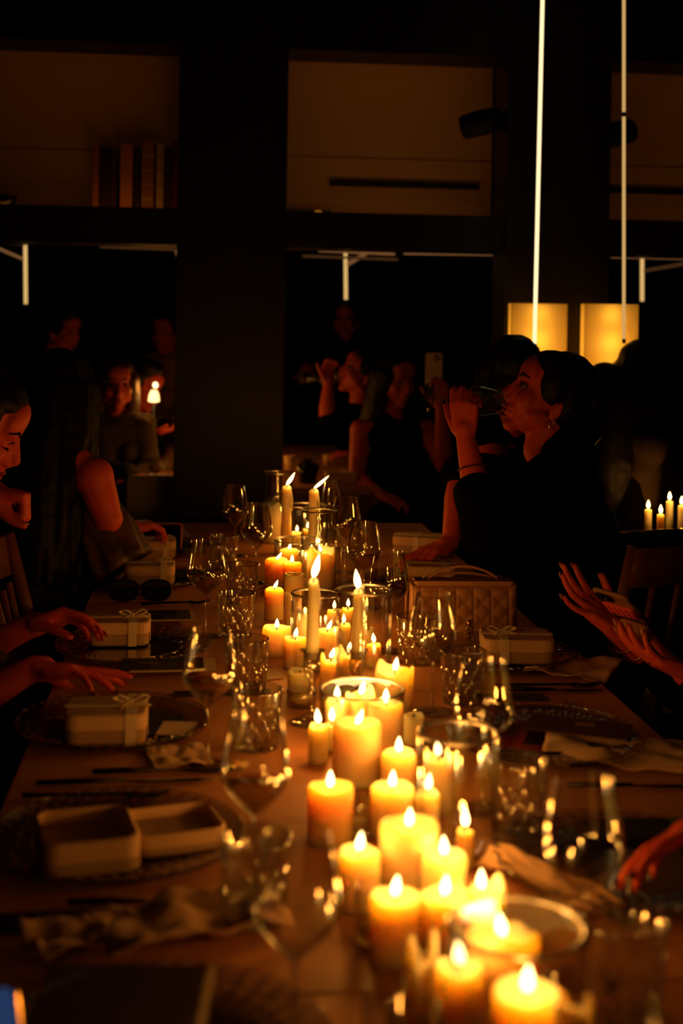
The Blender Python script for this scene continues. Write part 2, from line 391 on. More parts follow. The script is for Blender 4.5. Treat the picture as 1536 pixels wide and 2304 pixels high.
beyond(402, 560, 660, Yb + .05, 'thin light tube at the right side of the left mirror bay', GD, .003, [((W(404, 600, Yb), W(402, 578, Yb), W(396, 560, Yb)), .009, GD)])
for (x0, y0, x1, y1, m, lb_) in ((225, 555, 400, 562, GV, 'faint brown light bar under the left lintel'), (-20, 545, 60, 549, GV, 'short faint light bar at the left end of the left lintel'),
        (716, 564, 888, 572, GD, 'brown light bar crossing the middle light tube'), (680, 576, 895, 584, GV, 'dim lower light bar in the middle mirror bay'),
        (908, 570, 1138, 573, GD, 'long brown light bar at the right of the middle mirror bay'), (1374, 578, 1560, 582, GD, 'brown light bar under the right lintel')):
    a, b = W(x0, y0, 5.8), W(x1, y1, 5.8); c = (a + b) / 2
    t = thing('light_bar', lb_, 'light', c, 0, 'brown light bars under the lintels')
    MB().tube([a - c, b - c], .0055, 8).build('bar', m, t)
    for s in (.12, .88): q = a + (b - a) * s - c; MB().tube([q, q + Vector((0, 0, 2.95 - c.z))], .0015, 5).build('hanger', BLACKM, t)

# ------------------------------------------------------------------ floor lamps behind the guests
SHADE = bpy.data.materials.new('lamp_shade'); SHADE.use_nodes = True
def _sh():
    nt = SHADE.node_tree; nt.nodes.clear(); out = nt.nodes.new('ShaderNodeOutputMaterial'); tl = nt.nodes.new('ShaderNodeBsdfTranslucent'); df = nt.nodes.new('ShaderNodeBsdfDiffuse'); mx = nt.nodes.new('ShaderNodeMixShader')
    tl.inputs[0].default_value = (.9, .72, .42, 1); df.inputs[0].default_value = (.8, .62, .36, 1); mx.inputs[0].default_value = .35
    nt.links.new(tl.outputs[0], mx.inputs[1]); nt.links.new(df.outputs[0], mx.inputs[2]); nt.links.new(mx.outputs[0], out.inputs[0])
_sh()
for (x0, x1, yt, yb, Y, l) in ((1147, 1276, 684, 905, 4.80, 'left of the two glowing yellow lampshades'), (1312, 1436, 685, 925, 4.80, 'right of the two glowing yellow lampshades')):
    a, b = W(x0, yb, Y), W(x1, yt, Y); h = b.z - a.z; wd = b.x - a.x; cx = (a.x + b.x) / 2
    t = thing('floor_lamp', l, 'lamp', (cx, Y + .04, 0))
    zb = a.z
    mb = MB()
    for k in range(4):
        an = math.pi / 2 * k; mb.box((math.sin(an) * (wd / 2 - .001) * 0 + (wd / 2 if k == 1 else -wd / 2 if k == 3 else 0), (.04 if k == 0 else -.04 if k == 2 else 0), zb + h / 2), (wd if k % 2 == 0 else .002, .002 if k % 2 == 0 else .08, h))
    mb.build('lamp_shade', SHADE, t, smooth=False)
    MB().tube([(0, 0, .02), (0, 0, zb + h * .35)], .009, 10).build('pole', BLACKM, t)
    MB().lathe([(0, 0), (.11, 0), (.11, .012), (.02, .022), (0, .022)], 28).build('base', BLACKM, t)
    MB().ball((0, 0, zb + h * .38), .012).build('bulb', emis('bulb_glow', (1, .6, .2), 1), t)
    for fz, pw_ in ((.12, .8), (.38, .8), (.64, .7), (.90, .5)):
        l_ = lamp('lamp_bulb', (0, 0, zb + h * fz), .62 * pw_, (1, .66, .13), .03, kind='POINT'); l_.parent = t

# ------------------------------------------------------------------ the long table: four joined tables
TX0, TX1 = -.258, .749
def dining_table(y0, y1, label, group='joined dining tables'):
    c = R((TX0 + TX1) / 2, (y0 + y1) / 2, 0); t = thing('dining_table', label, 'table', c, RA, group)
    Wd, L = TX1 - TX0, y1 - y0 - .003
    bevel(MB().box((0, 0, .735), (Wd, L, .03)).build('table_top', TABLETOP, t, smooth=False), .0015, 1)
    for sx in (-1, 1):
        MB().box((sx * (Wd / 2 - .06), 0, .68), (.025, L - .12, .08)).build('apron', WOODC, t, smooth=False)
        for sy in (-1, 1): bevel(MB().box((sx * (Wd / 2 - .06), sy * (L / 2 - .06), .36), (.05, .05, .72)).build('leg', WOODC, t, smooth=False), .004)
yj = [.22, 1.30, 2.38, 3.42, 4.46]
for i, l in enumerate(('nearest section of the long candlelit table', 'second section of the long table, holding the open white boxes', 'third section of the long table, under the handbag and crystal tumblers', 'farthest section of the long table, by the dark pilaster')):
    dining_table(yj[i], yj[i + 1], l)

# ------------------------------------------------------------------ candles
def flame(parent, p, h=.026, lean=(0, 0), r=.0055, power=1.0, light=True):
    pr = [(0, 0), (.45, .06), (.82, .18), (1, .34), (.9, .5), (.62, .7), (.32, .86), (0, 1)]
    MB().lathe([(a * r, b * h) for a, b in pr], 12, p, shear=lean).build('flame', FLAME, parent)
    if light:
        l = bpy.data.lights.new('candle_light', 'POINT'); l.energy = CANDLE_W * power; l.color = WARM; l.shadow_soft_size = .006
        o = bpy.data.objects.new('candle_light', l); COL.objects.link(o); o.parent = parent
        o.location = (p[0] + lean[0] * h * .7, p[1] + lean[1] * h * .7, p[2] + h * .75)
CRND = random.Random(4)
GB = 'pillar candles along the table centre'
def pillar(label, px, py, wpx, Y, lit=1, lean=(0, 0), m=None, melt=0, base=.7502, power=1.0, fdx=0, name='pillar_candle'):
    top = W(px, py, Y); r = wpx * Y / (2 * F_PX); h = max(.02, top.z - base)
    t = thing(name, label, 'candle', (top.x, top.y, base), CRND.random() * 6, GB)
    m = m or WAX; ph = CRND.random() * 6; e = .003; dp = min(.012, r * .35)
    def mod(rr, zz, a, k):
        if k < 2: return rr, zz
        wv = math.sin(a * 2 + ph) * .0012 + math.sin(a * 5 + ph * 2) * .0006
        return rr * (1 + .012 * math.sin(3 * a + ph)), zz + (wv * (1 + melt * 6) if k < 8 else 0)
    prof = [(0, 0), (r * .97, 0), (r, .003)] + [(r * (1 - .004 * (i % 2)), .003 + (h - .006) * i / 3) for i in (1, 2)] + [(r, h - .004), (r - .002, h), (r - .005, h - .0005), (r * .78, h - dp * .7), (r * .4, h - dp), (0, h - dp * 1.02)]
    MB().lathe(prof, 40, mod=mod).build('wax', m, t)
    x0 = fdx * Y / F_PX
    if lit:
        MB().tube([(0, 0, h - dp - .002), (.0006, 0, h - dp + .006), (.002, 0, h - dp + .012)], .0012, 6).build('wick', WICK, t)
        ca, sa = math.cos(-t.rotation_euler.z), math.sin(-t.rotation_euler.z)
        ln = (lean[0] * ca, lean[0] * sa)
        flame(t, (0, 0, h - dp + .0080), .019 if Y > 2.3 else .0225, ln, .0045 if Y > 2.3 else .0050, power)
    else:
        MB().tube([(0, 0, h - dp - .002), (.001, 0, h - dp + .008)], .0012, 6).build('wick', WICK, t)
    return t
def taper(label, px, py, wpx, Y, pyb, lean=(0, 0), holder=True, m=None, fh=.038, grp='tall taper candles'):
    top = W(px, py, Y); bot = W(px, pyb, Y); r = wpx * Y / (2 * F_PX)
    base = .7502; t = thing('taper_candle', label, 'candle', (top.x, top.y, bot.z), 0, grp); h = top.z - bot.z
    def mod(rr, zz, a, k): return rr * (1 + .05 * math.sin(2 * a + zz * 40) + .04 * math.sin(5 * a + zz * 90)), zz + (.003 * math.sin(a) if k > 5 else 0)
    prof = [(0, 0), (r, 0)] + [(r * (1 - .12 * i / 6), h * i / 6) for i in range(1, 6)] + [(r * .86, h - .004), (r * .7, h), (r * .3, h - .003), (0, h - .004)]
    MB().lathe(prof, 20, mod=mod).build('wax', m or WAX, t)
    MB().tube([(r * .6, 0, h * .95), (r * .95, -r * .2, h * .8), (r * .98, -r * .1, h * .62)], [r * .3, r * .25, r * .12], 6).build('drip', m or WAX, t)
    MB().tube([(0, 0, h - .005), (.001, 0, h + .007)], .0012, 6).build('wick', WICK, t)
    flame(t, (0, 0, h + .004), fh, lean, .0060, 1.1)
    if holder and bot.z - base > .02:
        H = bot.z - base; k = thing('candlestick', 'clear glass candlestick under ' + label.replace('lit ', 'the ', 1), 'candlestick', (top.x, top.y, base), 0, 'glass candlesticks')
        MB().lathe([(0, 0), (.034, 0), (.035, .004), (.02, .010), (.006, .02), (.0055, H * .45), (.009, H * .5), (.0055, H * .56), (.006, H - .035), (.013, H - .022), (r + .004, H - .015), (r + .0045, H + .012), (r + .0015, H + .012), (r + .0012, H - .0015), (0, H - .0015)], 24).build('stem', CRYSTAL, k)
        MB().lathe([(r + .001, H + .011), (r + .010, H + .013), (r + .011, H + .0145), (r + .001, H + .014)], 24).build('drip_pan', GLASS, k)
    return t
def vase(label, px, py, wpx, Y, base=.7502, thick=.003, h=None):
    top = W(px, py, Y); r = wpx * Y / (2 * F_PX); h = h or max(.03, top.z - base)
    t = thing('hurricane_vase', label, 'glass vase', (top.x, top.y, base), 0, 'glass cylinders around the candles')
    k = thick * (1.5 if Y < 1.8 else 1)
    # the pane of the cylinder, its rolled rim and its thick foot
    MB().lathe([(r, .006), (r, h - .003)], 56).lathe([(r - k, h - .003), (r - k, .007)], 56).build('glass_wall', GLASS, t)
    MB().lathe([(r, h - .0035), (r + .0014, h - .001), (r - k / 2, h + .0012), (r - k - .0014, h - .001), (r - k, h - .0035)], 56).build('rim', RIMG, t)
    MB().lathe([(0, 0), (r - .003, 0), (r, .003), (r, .006), (r - k, .007), (0, .007)], 56).build('foot', GLASS, t)
    return t

taper('lit taper candle, far end, leaning flame, left of two', 645, 1095, 24, 3.86, 1238, (.6, 0), holder=False)
taper('lit taper candle, far end, right of two', 706, 1103, 24, 3.72, 1255, (1.1, 0), holder=False)
taper('lit thick taper candle with tall flame before the middle glass cylinder', 705, 1306, 28, 2.20, 1482, (.22, 0), fh=.040, m=WAXP)
taper('lit dripping taper candle inside the wide blurred cylinder', 806, 1330, 26, 2.30, 1480, (-.15, 0), fh=.034)
PL = [  # label, px, py(top centre), width, Y, lit, lean, wax, melt
 ('tall pillar inside the farthest glass cylinder', 615, 1135, 48, 4.06, 0, (0, 0), WAX, 1),
 ('small glowing candle behind the two far tapers', 668, 1197, 26, 3.98, 1, (0, 0), WAXP, 0),
 ('small glowing candle right of the far tapers', 692, 1190, 26, 3.88, 1, (0, 0), WAXP, 0),
 ('tall white pillar inside the slim middle cylinder', 722, 1238, 64, 3.33, 1, (-.3, 0), WAXP, 1),
 ('small pillar at the left in the squat far cylinder', 650, 1236, 44, 3.52, 1, (.2, 0), WAX, 0),
 ('small pillar at the right in the squat far cylinder', 698, 1240, 42, 3.60, 1, (.2, 0), WAX, 0),
 ('orange pillar left of the squat far cylinder', 622, 1257, 52, 3.36, 1, (.7, 0), WAX2, 0),
 ('honey pillar just inside the row behind the slim cylinder', 657, 1265, 42, 3.30, 1, (0, 0), WAX2, 0),
 ('honey yellow pillar with dark amber rim, unlit, mid-far row', 662, 1290, 48, 3.16, 0, (0, 0), WAX2, 0),
 ('straight pillar at the left of the mid-far row', 617, 1324, 43, 2.98, 1, (.4, 0), WAX2, 0),
 ('tall pale pillar left of the thick taper', 660, 1338, 38, 2.90, 0, (0, 0), WAX, 1),
 ('squat pillar at the left end of the row beside the crystal tumbler', 623, 1410, 66, 2.66, 1, (0, 0), WAX, 0),
 ('pillar behind the left rim of the middle cylinder', 664, 1434, 52, 2.56, 1, (.15, 0), WAX, 0),
 ('short pillar without flame below the middle cylinder', 676, 1508, 58, 2.35, 0, (0, 0), WAXP, 0),
 ('bright pillar inside the middle cylinder, back', 690, 1372, 44, 2.62, 0, (0, 0), WAXP, 0),
 ('pillar with leaning flame inside the middle cylinder', 737, 1416, 56, 2.56, 1, (.4, 0), WAX, 0),
 ('pillar in the gap behind the middle cylinder', 752, 1372, 34, 2.88, 1, (0, 0), WAX, 0),
 ('slim pillar behind the wide blurred cylinder', 783, 1368, 30, 2.92, 1, (0, 0), WAX2, 0),
 ('slim pillar between the two tapers', 773, 1404, 34, 2.74, 1, (0, 0), WAX, 0),
 ('dripping pillar at the feet of the thick taper', 744, 1482, 50, 2.40, 1, (.3, 0), WAX, 1),
 ('dripping pillar behind the second taper', 783, 1468, 56, 2.42, 1, (.2, 0), WAX, 1),
 ('small pillar right of the second taper, behind', 829, 1412, 26, 2.70, 0, (0, 0), WAX, 0),
 ('small pillar right of the second taper, front', 841, 1449, 34, 2.58, 1, (-.1, 0), WAX2, 0),
 ('large white pillar right of the wide short cylinder', 888, 1504, 88, 2.22, 1, (.15, 0), WAXP, 1),
 ('pillar at the right inside the wide short cylinder', 868, 1580, 78, 2.03, 1, (0, 0), WAX, 0),
 ('pillar at the back inside the wide short cylinder', 812, 1562, 70, 2.12, 1, (.2, 0), WAXP, 1),
 ('pillar at the left inside the wide short cylinder', 758, 1576, 54, 2.10, 1, (0, 0), WAX, 0),
 ('large cream pillar in front of the wide short cylinder', 803, 1624, 110, 1.92, 1, (.35, 0), WAX, 0),
 ('small pillar left of the large cream pillar', 716, 1632, 44, 2.00, 1, (-.1, 0), WAX, 0),
 ('second small pillar touching the large cream pillar', 746, 1628, 36, 2.06, 1, (0, 0), WAX, 0),
 ('low unlit pillar right of the wide short cylinder', 931, 1608, 50, 2.10, 0, (0, 0), WAXP, 0),
 ('pillar with upright flame left of the tall near cylinder', 897, 1692, 80, 1.86, 1, (0, 0), WAX, 0),
 ('pillar at the back inside the tall near cylinder', 986, 1702, 68, 1.80, 1, (-.1, 0), WAX, 1),
 ('amber pillar alone at the left of the near row', 743, 1768, 104, 1.70, 1, (0, 0), WAX2, 0),
 ('bright pillar behind the near row, left of the tall near cylinder', 882, 1768, 98, 1.72, 1, (.05, 0), WAX, 0),
 ('pillar at the left inside the tall near cylinder', 962, 1782, 56, 1.70, 1, (.1, 0), WAX, 0),
 ('broad brownish pillar in the near row', 920, 1852, 134, 1.54, 1, (.05, 0), WAX, 0),
 ('squat glowing pillar at the left of the near row', 808, 1914, 96, 1.50, 1, (.1, 0), WAX, 0),
 ('bright pillar at the right of the broad brownish pillar', 999, 1922, 104, 1.50, 1, (-.05, 0), WAXP, 0),
 ('tiny candle behind the right side of the near row', 1046, 1868, 38, 1.62, 1, (0, 0), WAX2, 0),
 ('pillar with broad pool beside the empty glass ring', 888, 2014, 116, 1.38, 1, (.12, 0), WAX, 0),
 ('bright pillar with tall flame in the near row', 1000, 2012, 116, 1.385, 1, (.08, 0), WAX, 0),
 ('pillar at the right end of the near row', 1082, 1998, 112, 1.44, 1, (0, 0), WAXP, 1),
 ('large domed pillar inside the nearest glass cylinder', 1130, 2098, 168, 1.235, 1, (-.15, 0), WAX, 1),
 ('wide yellow pillar below the nearest glass cylinder', 1185, 2228, 156, 1.08, 1, (.05, 0), WAX, 0),
 ('pillar left of the nearest glass cylinder', 1034, 2172, 108, 1.18, 1, (-.1, 0), WAX, 0),
 ('narrow melted pillar with a ragged top, bottom of the picture', 950, 2146, 66, 1.20, 0, (0, 0), WAX, 2),
 ('bright pillar at the bottom right corner of the candle row', 1290, 2268, 84, 1.03, 0, (0, 0), WAXP, 1),
]
for l, px, py, wd, Y, lit, ln, m, me_ in PL:
    pillar(l[:1].upper() * 0 + l + (', lit' if lit and 'flame' not in l else ''), px, py, wd, Y, lit, ln, m, me_)
for l, px, py, wd, Y in (
 ('farthest glass cylinder, tall, at the dark pilaster', 625, 1062, 68, 4.06),
 ('low glass cylinder around the two far tapers', 688, 1136, 100, 3.90),
 ('slim tall glass cylinder around a white pillar', 718, 1148, 82, 3.33),
 ('squat glass cylinder with two small pillars', 672, 1214, 110, 3.54),
 ('middle glass cylinder behind the thick taper', 709, 1333, 108, 2.56),
 ('blurred glass cylinder around the dripping taper', 820, 1325, 124, 2.30),
 ('wide short glass cylinder holding three pillars', 815, 1548, 190, 2.08),
 ('tall near glass cylinder right of the candle row', 1032, 1645, 184, 1.68),
 ('nearest and widest glass cylinder', 1165, 2080, 316, 1.19)):
    vase(l, px, py, wd, Y)
# votive glasses
def votive(label, px, py, wd, Y, m=GLASS):
    top = W(px, py, Y); r = wd * Y / 6000; h = top.z - .7502
    t = thing('votive_glass', label, 'votive', (top.x, top.y, .7502), 0, 'small votive glasses')
    MB().lathe([(0, 0), (r * .9, 0), (r, .004), (r, h), (r - .0015, h + .001), (r - .003, h), (r - .003, .008), (0, .008)], 36).build('cup', m, t)
    MB().lathe([(0, .0082), (r * .8, .0082), (r * .8, .016), (0, .017)], 24).build('wax', WAX2, t)
votive('empty glass ring beside the broad-pooled pillar', 842, 1992, 94, 1.42)
votive('dim votive glass right of the amber pillar', 806, 1782, 66, 1.72)
votive('dark votive glass at the bottom, left of the melted pillar', 866, 2212, 104, 1.19)
votive('low glass holder under the short pillar', 678, 1552, 66, 2.30)
votive('faint glass holder at the bottom centre of the row', 930, 2262, 120, 1.10)
# ------------------------------------------------------------------ glassware
GWINE = 'tall stemmed wine glasses on the table'
def wine_glass(label, px, py, wine=0.0, H=.20, loc=None, rot=None, rad=.0405, group=GWINE):
    if loc is None: p = T(px, py, .75 + H); loc = (p.x, p.y, .7502)
    t = thing('wine_glass', label, 'wine glass', loc, 0, group)
    if rot is not None: t.rotation_mode = 'QUATERNION'; t.rotation_quaternion = rot
    s = H / .20; k = .0011
    def bz(u): return [(.0040, .084), (.0105, .091), (.0235, .104), (.0340, .116), (rad * .975, .126), (rad, .134), (rad * .975, .146), (rad * .90, .166), (rad * .80, .185), (rad * .725, .2)]
    bowl = [(r * s, z * s) for r, z in bz(0)]
    inner = [((r - k if r > .01 else r * .4) * s, (z + (.002 if r < .03 else 0)) * s) for r, z in bz(0)]
    MB().lathe(bowl, 48).lathe(list(reversed(inner)), 48).build('bowl', GLASS, t)
    MB().lathe([(bowl[-1][0] - .0011, bowl[-1][1] - .0006), (bowl[-1][0] - .0005, bowl[-1][1] + .0006), (bowl[-1][0] + .0004, bowl[-1][1] - .0004)], 48).build('rim', CRYSTAL, t)
    MB().lathe([(.0040 * s, .0845 * s), (.0024 * s, .080 * s), (.0021 * s, .045 * s), (.0026 * s, .012 * s), (.008 * s, .005 * s), (0, .005 * s)], 16).build('stem', CRYSTAL, t)
    MB().lathe([(0, 0), (.037 * s, 0), (.0375 * s, .0012), (.02 * s, .003), (.008 * s, .0052 * s)], 40).build('foot', GLASS, t)
    if wine > 0:
        zt = .092 + wine; pr = []
        for (r0, z0), (r1, z1) in zip(bz(0), bz(0)[1:]):
            if z0 < zt:
                pr.append(((r0 - k - .0005 if r0 > .01 else .001) * s, (z0 + .003) * s))
                if z1 >= zt: f = (zt - z0) / (z1 - z0); pr.append(((r0 + (r1 - r0) * f - k - .0005) * s, zt * s))
        pr.append((0, zt * s)); pr.insert(0, (0, .0865 * s)); MB().lathe(pr, 40).build('wine', WINE, t)
    return t
for l, px, py, wn in (
 ('farthest wine glass on the left, before the dark pilaster', 530, 1093, .030),
 ('wine glass with bright rim highlights beside the far cylinders', 578, 1135, 0),
 ('sharp wine glass half full, left of the crystal tumblers', 465, 1218, .034),
 ('blurred wine glass with white wine, in front of the sharp one', 472, 1418, .032),
 ('large blurred wine glass beside the amber pillar', 576, 1612, .030),
 ('nearest wine glass at the left, very blurred', 668, 1872, .0),
 ('farthest wine glass on the right, just showing behind the tapers', 741, 1083, 0),
 ('far wine glass right of the slim cylinder', 780, 1120, .03),
 ('wine glass of gold reflections right of the slim cylinder', 820, 1176, .030),
 ('wine glass in front of the two white boxes', 876, 1243, .0),
 ('wine glass in front of the quilted handbag', 975, 1338, 0),
 ('blurred wine glass in front of the ribboned box on the right', 1090, 1490, 0),
 ('large blurred wine glass alone at the right', 1315, 1756, 0)):
    wine_glass(l, px, py, wn)
def tumbler(label, px, py, H=.092, r=.0405, ribbed=False, seg=198):
    p = T(px, py, .75 + H); t = thing('crystal_tumbler' if not ribbed else 'ribbed_tumbler', label, 'tumbler', (p.x, p.y, .7502), 0, 'cut crystal tumblers' if not ribbed else 'ribbed glass tumblers')
    rows = 48
    def mod(rr, zz, a, k):
        if k < 2 or k > rows + 1: return rr, zz
        if ribbed: return rr * (1 + .035 * abs(math.sin(10 * a + zz * 18)) - .02), zz
        z = zz / H
        if z < .72:
            g = 0
            for sg in (1, -1):
                u = (a * 11 / (2 * math.pi) + sg * z * 2.6) % 1; g = max(g, max(0, 1 - abs(u - .5) * 4.5))
            if z > .42:
                u = (a * 22 / (2 * math.pi)) % 1; g = max(g, max(0, 1 - abs(u - .5) * 4) * (1 - (z - .42) / .30))
            return rr - .0036 * g, zz
        return rr, zz
    prof = [(0, 0), (r * .86, 0)] + [(r * (.88 + .12 * i / rows), .003 + (H - .004) * i / rows) for i in range(rows + 1)] + [(r - .0012, H)]
    m = MB().lathe(prof, seg, mod=mod)
    m.lathe([(r - .0012, H), (r - .003, H - .003), (r * .9 - .0052, H * .3), (r * .86 - .003, .016), (r * .7, .012), (0, .011)], seg)
    m.build('glass_body', CRYSTAL, t)
    MB().lathe([(r - .0035, H - .0006), (r - .0015, H + .0008), (r + .0002, H - .0004)], 48).build('rim', GLASS, t)
    return t
for l, px, py, rb in (
 ('cut crystal tumbler behind the sharp wine glass, far left', 504, 1204, 0), ('cut crystal tumbler just right of the sharp wine glass, farther one', 545, 1268, 0),
 ('sharp cut crystal tumbler left of the squat pillar', 531, 1333, 0), ('cut crystal tumbler in front of the sharp one', 556, 1436, 0),
 ('blurred crystal tumbler under the large blurred wine glass', 575, 1880, 0), ('blurred crystal tumbler behind the white-wine glass', 577, 1548, 0),
 ('ribbed tumbler with gold stripes right of the slim cylinder', 776, 1236, 1), ('crystal tumbler behind the ribbed one, far right side', 792, 1180, 0),
 ('crystal tumbler left of the quilted handbag', 938, 1385, 0), ('crystal tumbler right of the wine glass before the handbag', 1042, 1462, 0),
 ('blurred crystal tumbler right of the tall near cylinder', 1168, 1706, 0), ('very blurred crystal tumbler at the lower right', 1408, 2070, 0)):
    tumbler(l, px, py, ribbed=rb)

# ------------------------------------------------------------------ place settings
GPL = 'ribbed glass charger plates'
def charger(label, px, Y, r=.155):
    q = T(px, 1500); p = CAM + ray(px, PY0 + 1950 / Y) * Y
    t = thing('charger_plate', label, 'plate', (p.x, p.y, .7502), 0, GPL)
    N_ = 20
    def mk(off, up):
        def mod(rr, zz, a, k):
            q = max(0, min(1, (rr - .085) / .02)); s = math.cos(40 * a + rr * 110) * math.cos(rr * 150)
            return rr, zz + .0024 * s * q * (1 if up else .3)
        return [(.001, off + .004)] + [(.03 + (r - .03) * i / N_, off + .004 + max(0, (i / N_ - .55)) ** 2 * .05) for i in range(N_ + 1)], mod
    a, ma = mk(.0025, 1); b, mb_ = mk(0, 0)
    MB().lathe(a, 256, mod=ma).lathe([(x, z - .003) for x, z in reversed(b)], 256, mod=mb_).build('ribbed_dish', CHARGER, t)
    MB().lathe([(r - .001, a[-1][1] - .002), (r + .002, a[-1][1]), (r, a[-1][1] + .0015), (r - .002, a[-1][1])], 96).build('rim', GLASS, t)
    return t
PLATES = [('glass charger plate under the open white boxes, left', 268, 1.68), ('glass charger plate under the large ribboned box, left', 255, 2.16), ('glass charger plate under the white box by the hands', 300, 2.68),
          ('glass charger plate behind the sunglasses, left', 330, 3.40), ('farthest glass charger plate on the left', 360, 3.92), ('nearest glass charger plate at the left, bottom of the picture', 360, 1.18),
          ('glass charger plate under the ribboned box on the right', 1120, 2.66), ('glass charger plate beneath the dark card on the right', 1225, 2.12), ('glass charger plate at the far right side beyond the handbag', 950, 3.45),
          ('blurred glass charger plate at the right behind the lone wine glass', 1400, 1.62)]
for l, px, Y in PLATES: charger(l, px, Y)
ZP = .7602     # top of the flat well of a charger
def bow(t, z, s=1.0, x=0, y=0):
    for a in (.5, math.pi - .4):
        d = Vector((math.cos(a), math.sin(a), 0)); n = Vector((-d.y, d.x, 0)); mb = MB(); vs = []; fs = []
        K = 10
        for i in range(K + 1):
            u = i / K * 2 * math.pi; c = d * (.017 * s * (1 - math.cos(u)) ) + Vector((x, y, z + .009 * s * math.sin(u / 2) + .005 * s * math.sin(u)))
            for sg in (-1, 1): vs.append(c + n * sg * (.004 * s + .004 * s * math.sin(u / 2)) + Vector((0, 0, .0)))
        for i in range(K): fs.append((2 * i, 2 * i + 1, 2 * i + 3, 2 * i + 2))
        mb.add(vs, fs); o = mb.build('bow_loop', RIBBON, t); sd = o.modifiers.new('s', 'SOLIDIFY'); sd.thickness = .0008
    MB().ball((x, y, z + .004 * s), (.006 * s, .005 * s, .0045 * s)).build('knot', RIBBON, t)
    for a, L_ in ((-.5, .04), (-2.2, .035)):
        d = Vector((math.cos(a), math.sin(a), 0)); n = Vector((-d.y, d.x, 0)) * .004 * s; pts = [(0, .003), (.4, .005), (.75, .002), (1, .001)]
        vs = []; fs = []
        for u, h in pts:
            c = Vector((x, y, z + h * s)) + d * u * L_ * s; vs += [c - n, c + n]
        for i in range(3): fs.append((2 * i, 2 * i + 1, 2 * i + 3, 2 * i + 2))
        o = MB().add(vs, fs).build('ribbon_tail', RIBBON, t); sd = o.modifiers.new('s', 'SOLIDIFY'); sd.thickness = .0007
def gift_box(label, px, py, wpx, Y=None, rz=0.0, z=ZP, d=.115, h=.047, ribx=.28, with_bow=True, bs=.85):
    p = T(px, py, z); wd = wpx * p.y / F_PX
    rot = RA + rz; c = p + Matrix.Rotation(rot, 3, 'Z') @ Vector((0, d / 2, 0))
    t = thing('gift_box', label, 'box', (c.x, c.y, z), rot, 'white ribboned gift boxes')
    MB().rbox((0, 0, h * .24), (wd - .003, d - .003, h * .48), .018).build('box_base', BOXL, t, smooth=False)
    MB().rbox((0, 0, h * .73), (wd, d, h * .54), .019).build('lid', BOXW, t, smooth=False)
    x = wd * ribx; b = .008
    MB().box((x, 0, h + .0006), (b * 2, d + .002, .0012)).box((x, -d / 2 - .0007, h / 2), (b * 2, .0012, h)).box((x, d / 2 + .0007, h / 2), (b * 2, .0012, h)).build('ribbon', RIBBON, t, smooth=False)
    MB().box((0, 0, h + .0012), (wd + .002, b * 2, .0012)).box((wd / 2 + .0007, 0, h / 2), (.0012, b * 2, h)).box((-wd / 2 - .0007, 0, h / 2), (.0012, b * 2, h)).build('ribbon', RIBBON, t, smooth=False)
    if with_bow: bow(t, h + .0018, bs, x, 0)
    return t
gift_box('white gift box with ribbon, farthest on the left, before the red-cased phone', 343, 1258, 102, rz=.02, bs=.55)
gift_box('white gift box with ribbon, second from the far end on the left', 335, 1317, 114, rz=.02, bs=.55)
gift_box('white gift box with ribbon and bow between the two left hands', 266, 1455, 140, rz=.03, ribx=.22)
gift_box('large blurred white gift box with bow, left of the white-wine glass', 236, 1680, 186, rz=.03, ribx=.30)
gift_box('white gift box with glitter band beside the handbag, right', 1168, 1496, 162, rz=-.12, ribx=-.20)
gift_box('white gift box at the far right end, by the second woman', 948, 1248, 138, rz=-.30, ribx=-.1, with_bow=False)
gift_box('pale flat box in front of the far right box', 972, 1318, 112, rz=-.08, with_bow=False, ribx=.3)
# opened box and its lid
def tray(name, label, px, py, wpx, d, h, rz, ang=(0, 0), z=ZP, r=.018):
    p = T(px, py, z); wd = wpx * p.y / F_PX; rot = RA + rz; c = p + Matrix.Rotation(rot, 3, 'Z') @ Vector((0, d / 2, 0))
    t = thing(name, label, 'box', (c.x, c.y, z), rot)
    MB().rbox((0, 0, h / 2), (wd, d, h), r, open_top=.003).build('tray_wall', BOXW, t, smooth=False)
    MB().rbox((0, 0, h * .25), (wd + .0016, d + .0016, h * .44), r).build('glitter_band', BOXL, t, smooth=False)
    return t
tray('open_box', 'open white box without lid, left foreground', 208, 1972, 222, .118, .040, .20)
tray('shallow_tray', 'upturned white box lid beside the open box, left foreground', 412, 1922, 214, .10, .026, .26)

def card(name, label, px, py, wd, d, rz, m, z=.7512, thick=.0016, cat='menu', prt=None, layers=()):
    p = T(px, py, z); t = thing(name, label, cat, (p.x, p.y, z), RA + rz)
    MB().box((0, 0, thick / 2), (wd, d, thick)).build('cover', m, t, smooth=False)
    for (dx, dy, w2, d2, mm, nm) in layers: MB().box((dx, dy, -.0012), (w2, d2, .0022)).build(nm, mm, t, smooth=False)
    for (dx, dy, w2, d2, mm, nm) in (prt or ()): MB().box((dx, dy, thick + .0003), (w2, d2, .0006)).build(nm, mm, t, smooth=False)
    return t
def lettering(t, txt, size, loc, m, name='lettering'):
    c = bpy.data.curves.new(name, 'FONT'); c.body = txt; c.size = size; c.align_x = 'CENTER'; c.extrude = .0003
    o = bpy.data.objects.new(name, c); COL.objects.link(o); dg = bpy.context.evaluated_depsgraph_get(); dg.update()
    me = bpy.data.meshes.new_from_object(o.evaluated_get(dg)); bpy.data.objects.remove(o); me.materials.clear(); me.materials.append(m)
    o = bpy.data.objects.new(name, me); COL.objects.link(o); o.parent = t; o.location = loc
t = card('menu', 'black menu with small grey lettering under the lower left hand', 365, 1494, .155, .082, .02, CARD, z=.764, layers=[(.02, -.006, .16, .09, CARDW, 'paper_sheet')])
lettering(t, 'TRACCE', .010, (-.028, .0, .0018), INK)
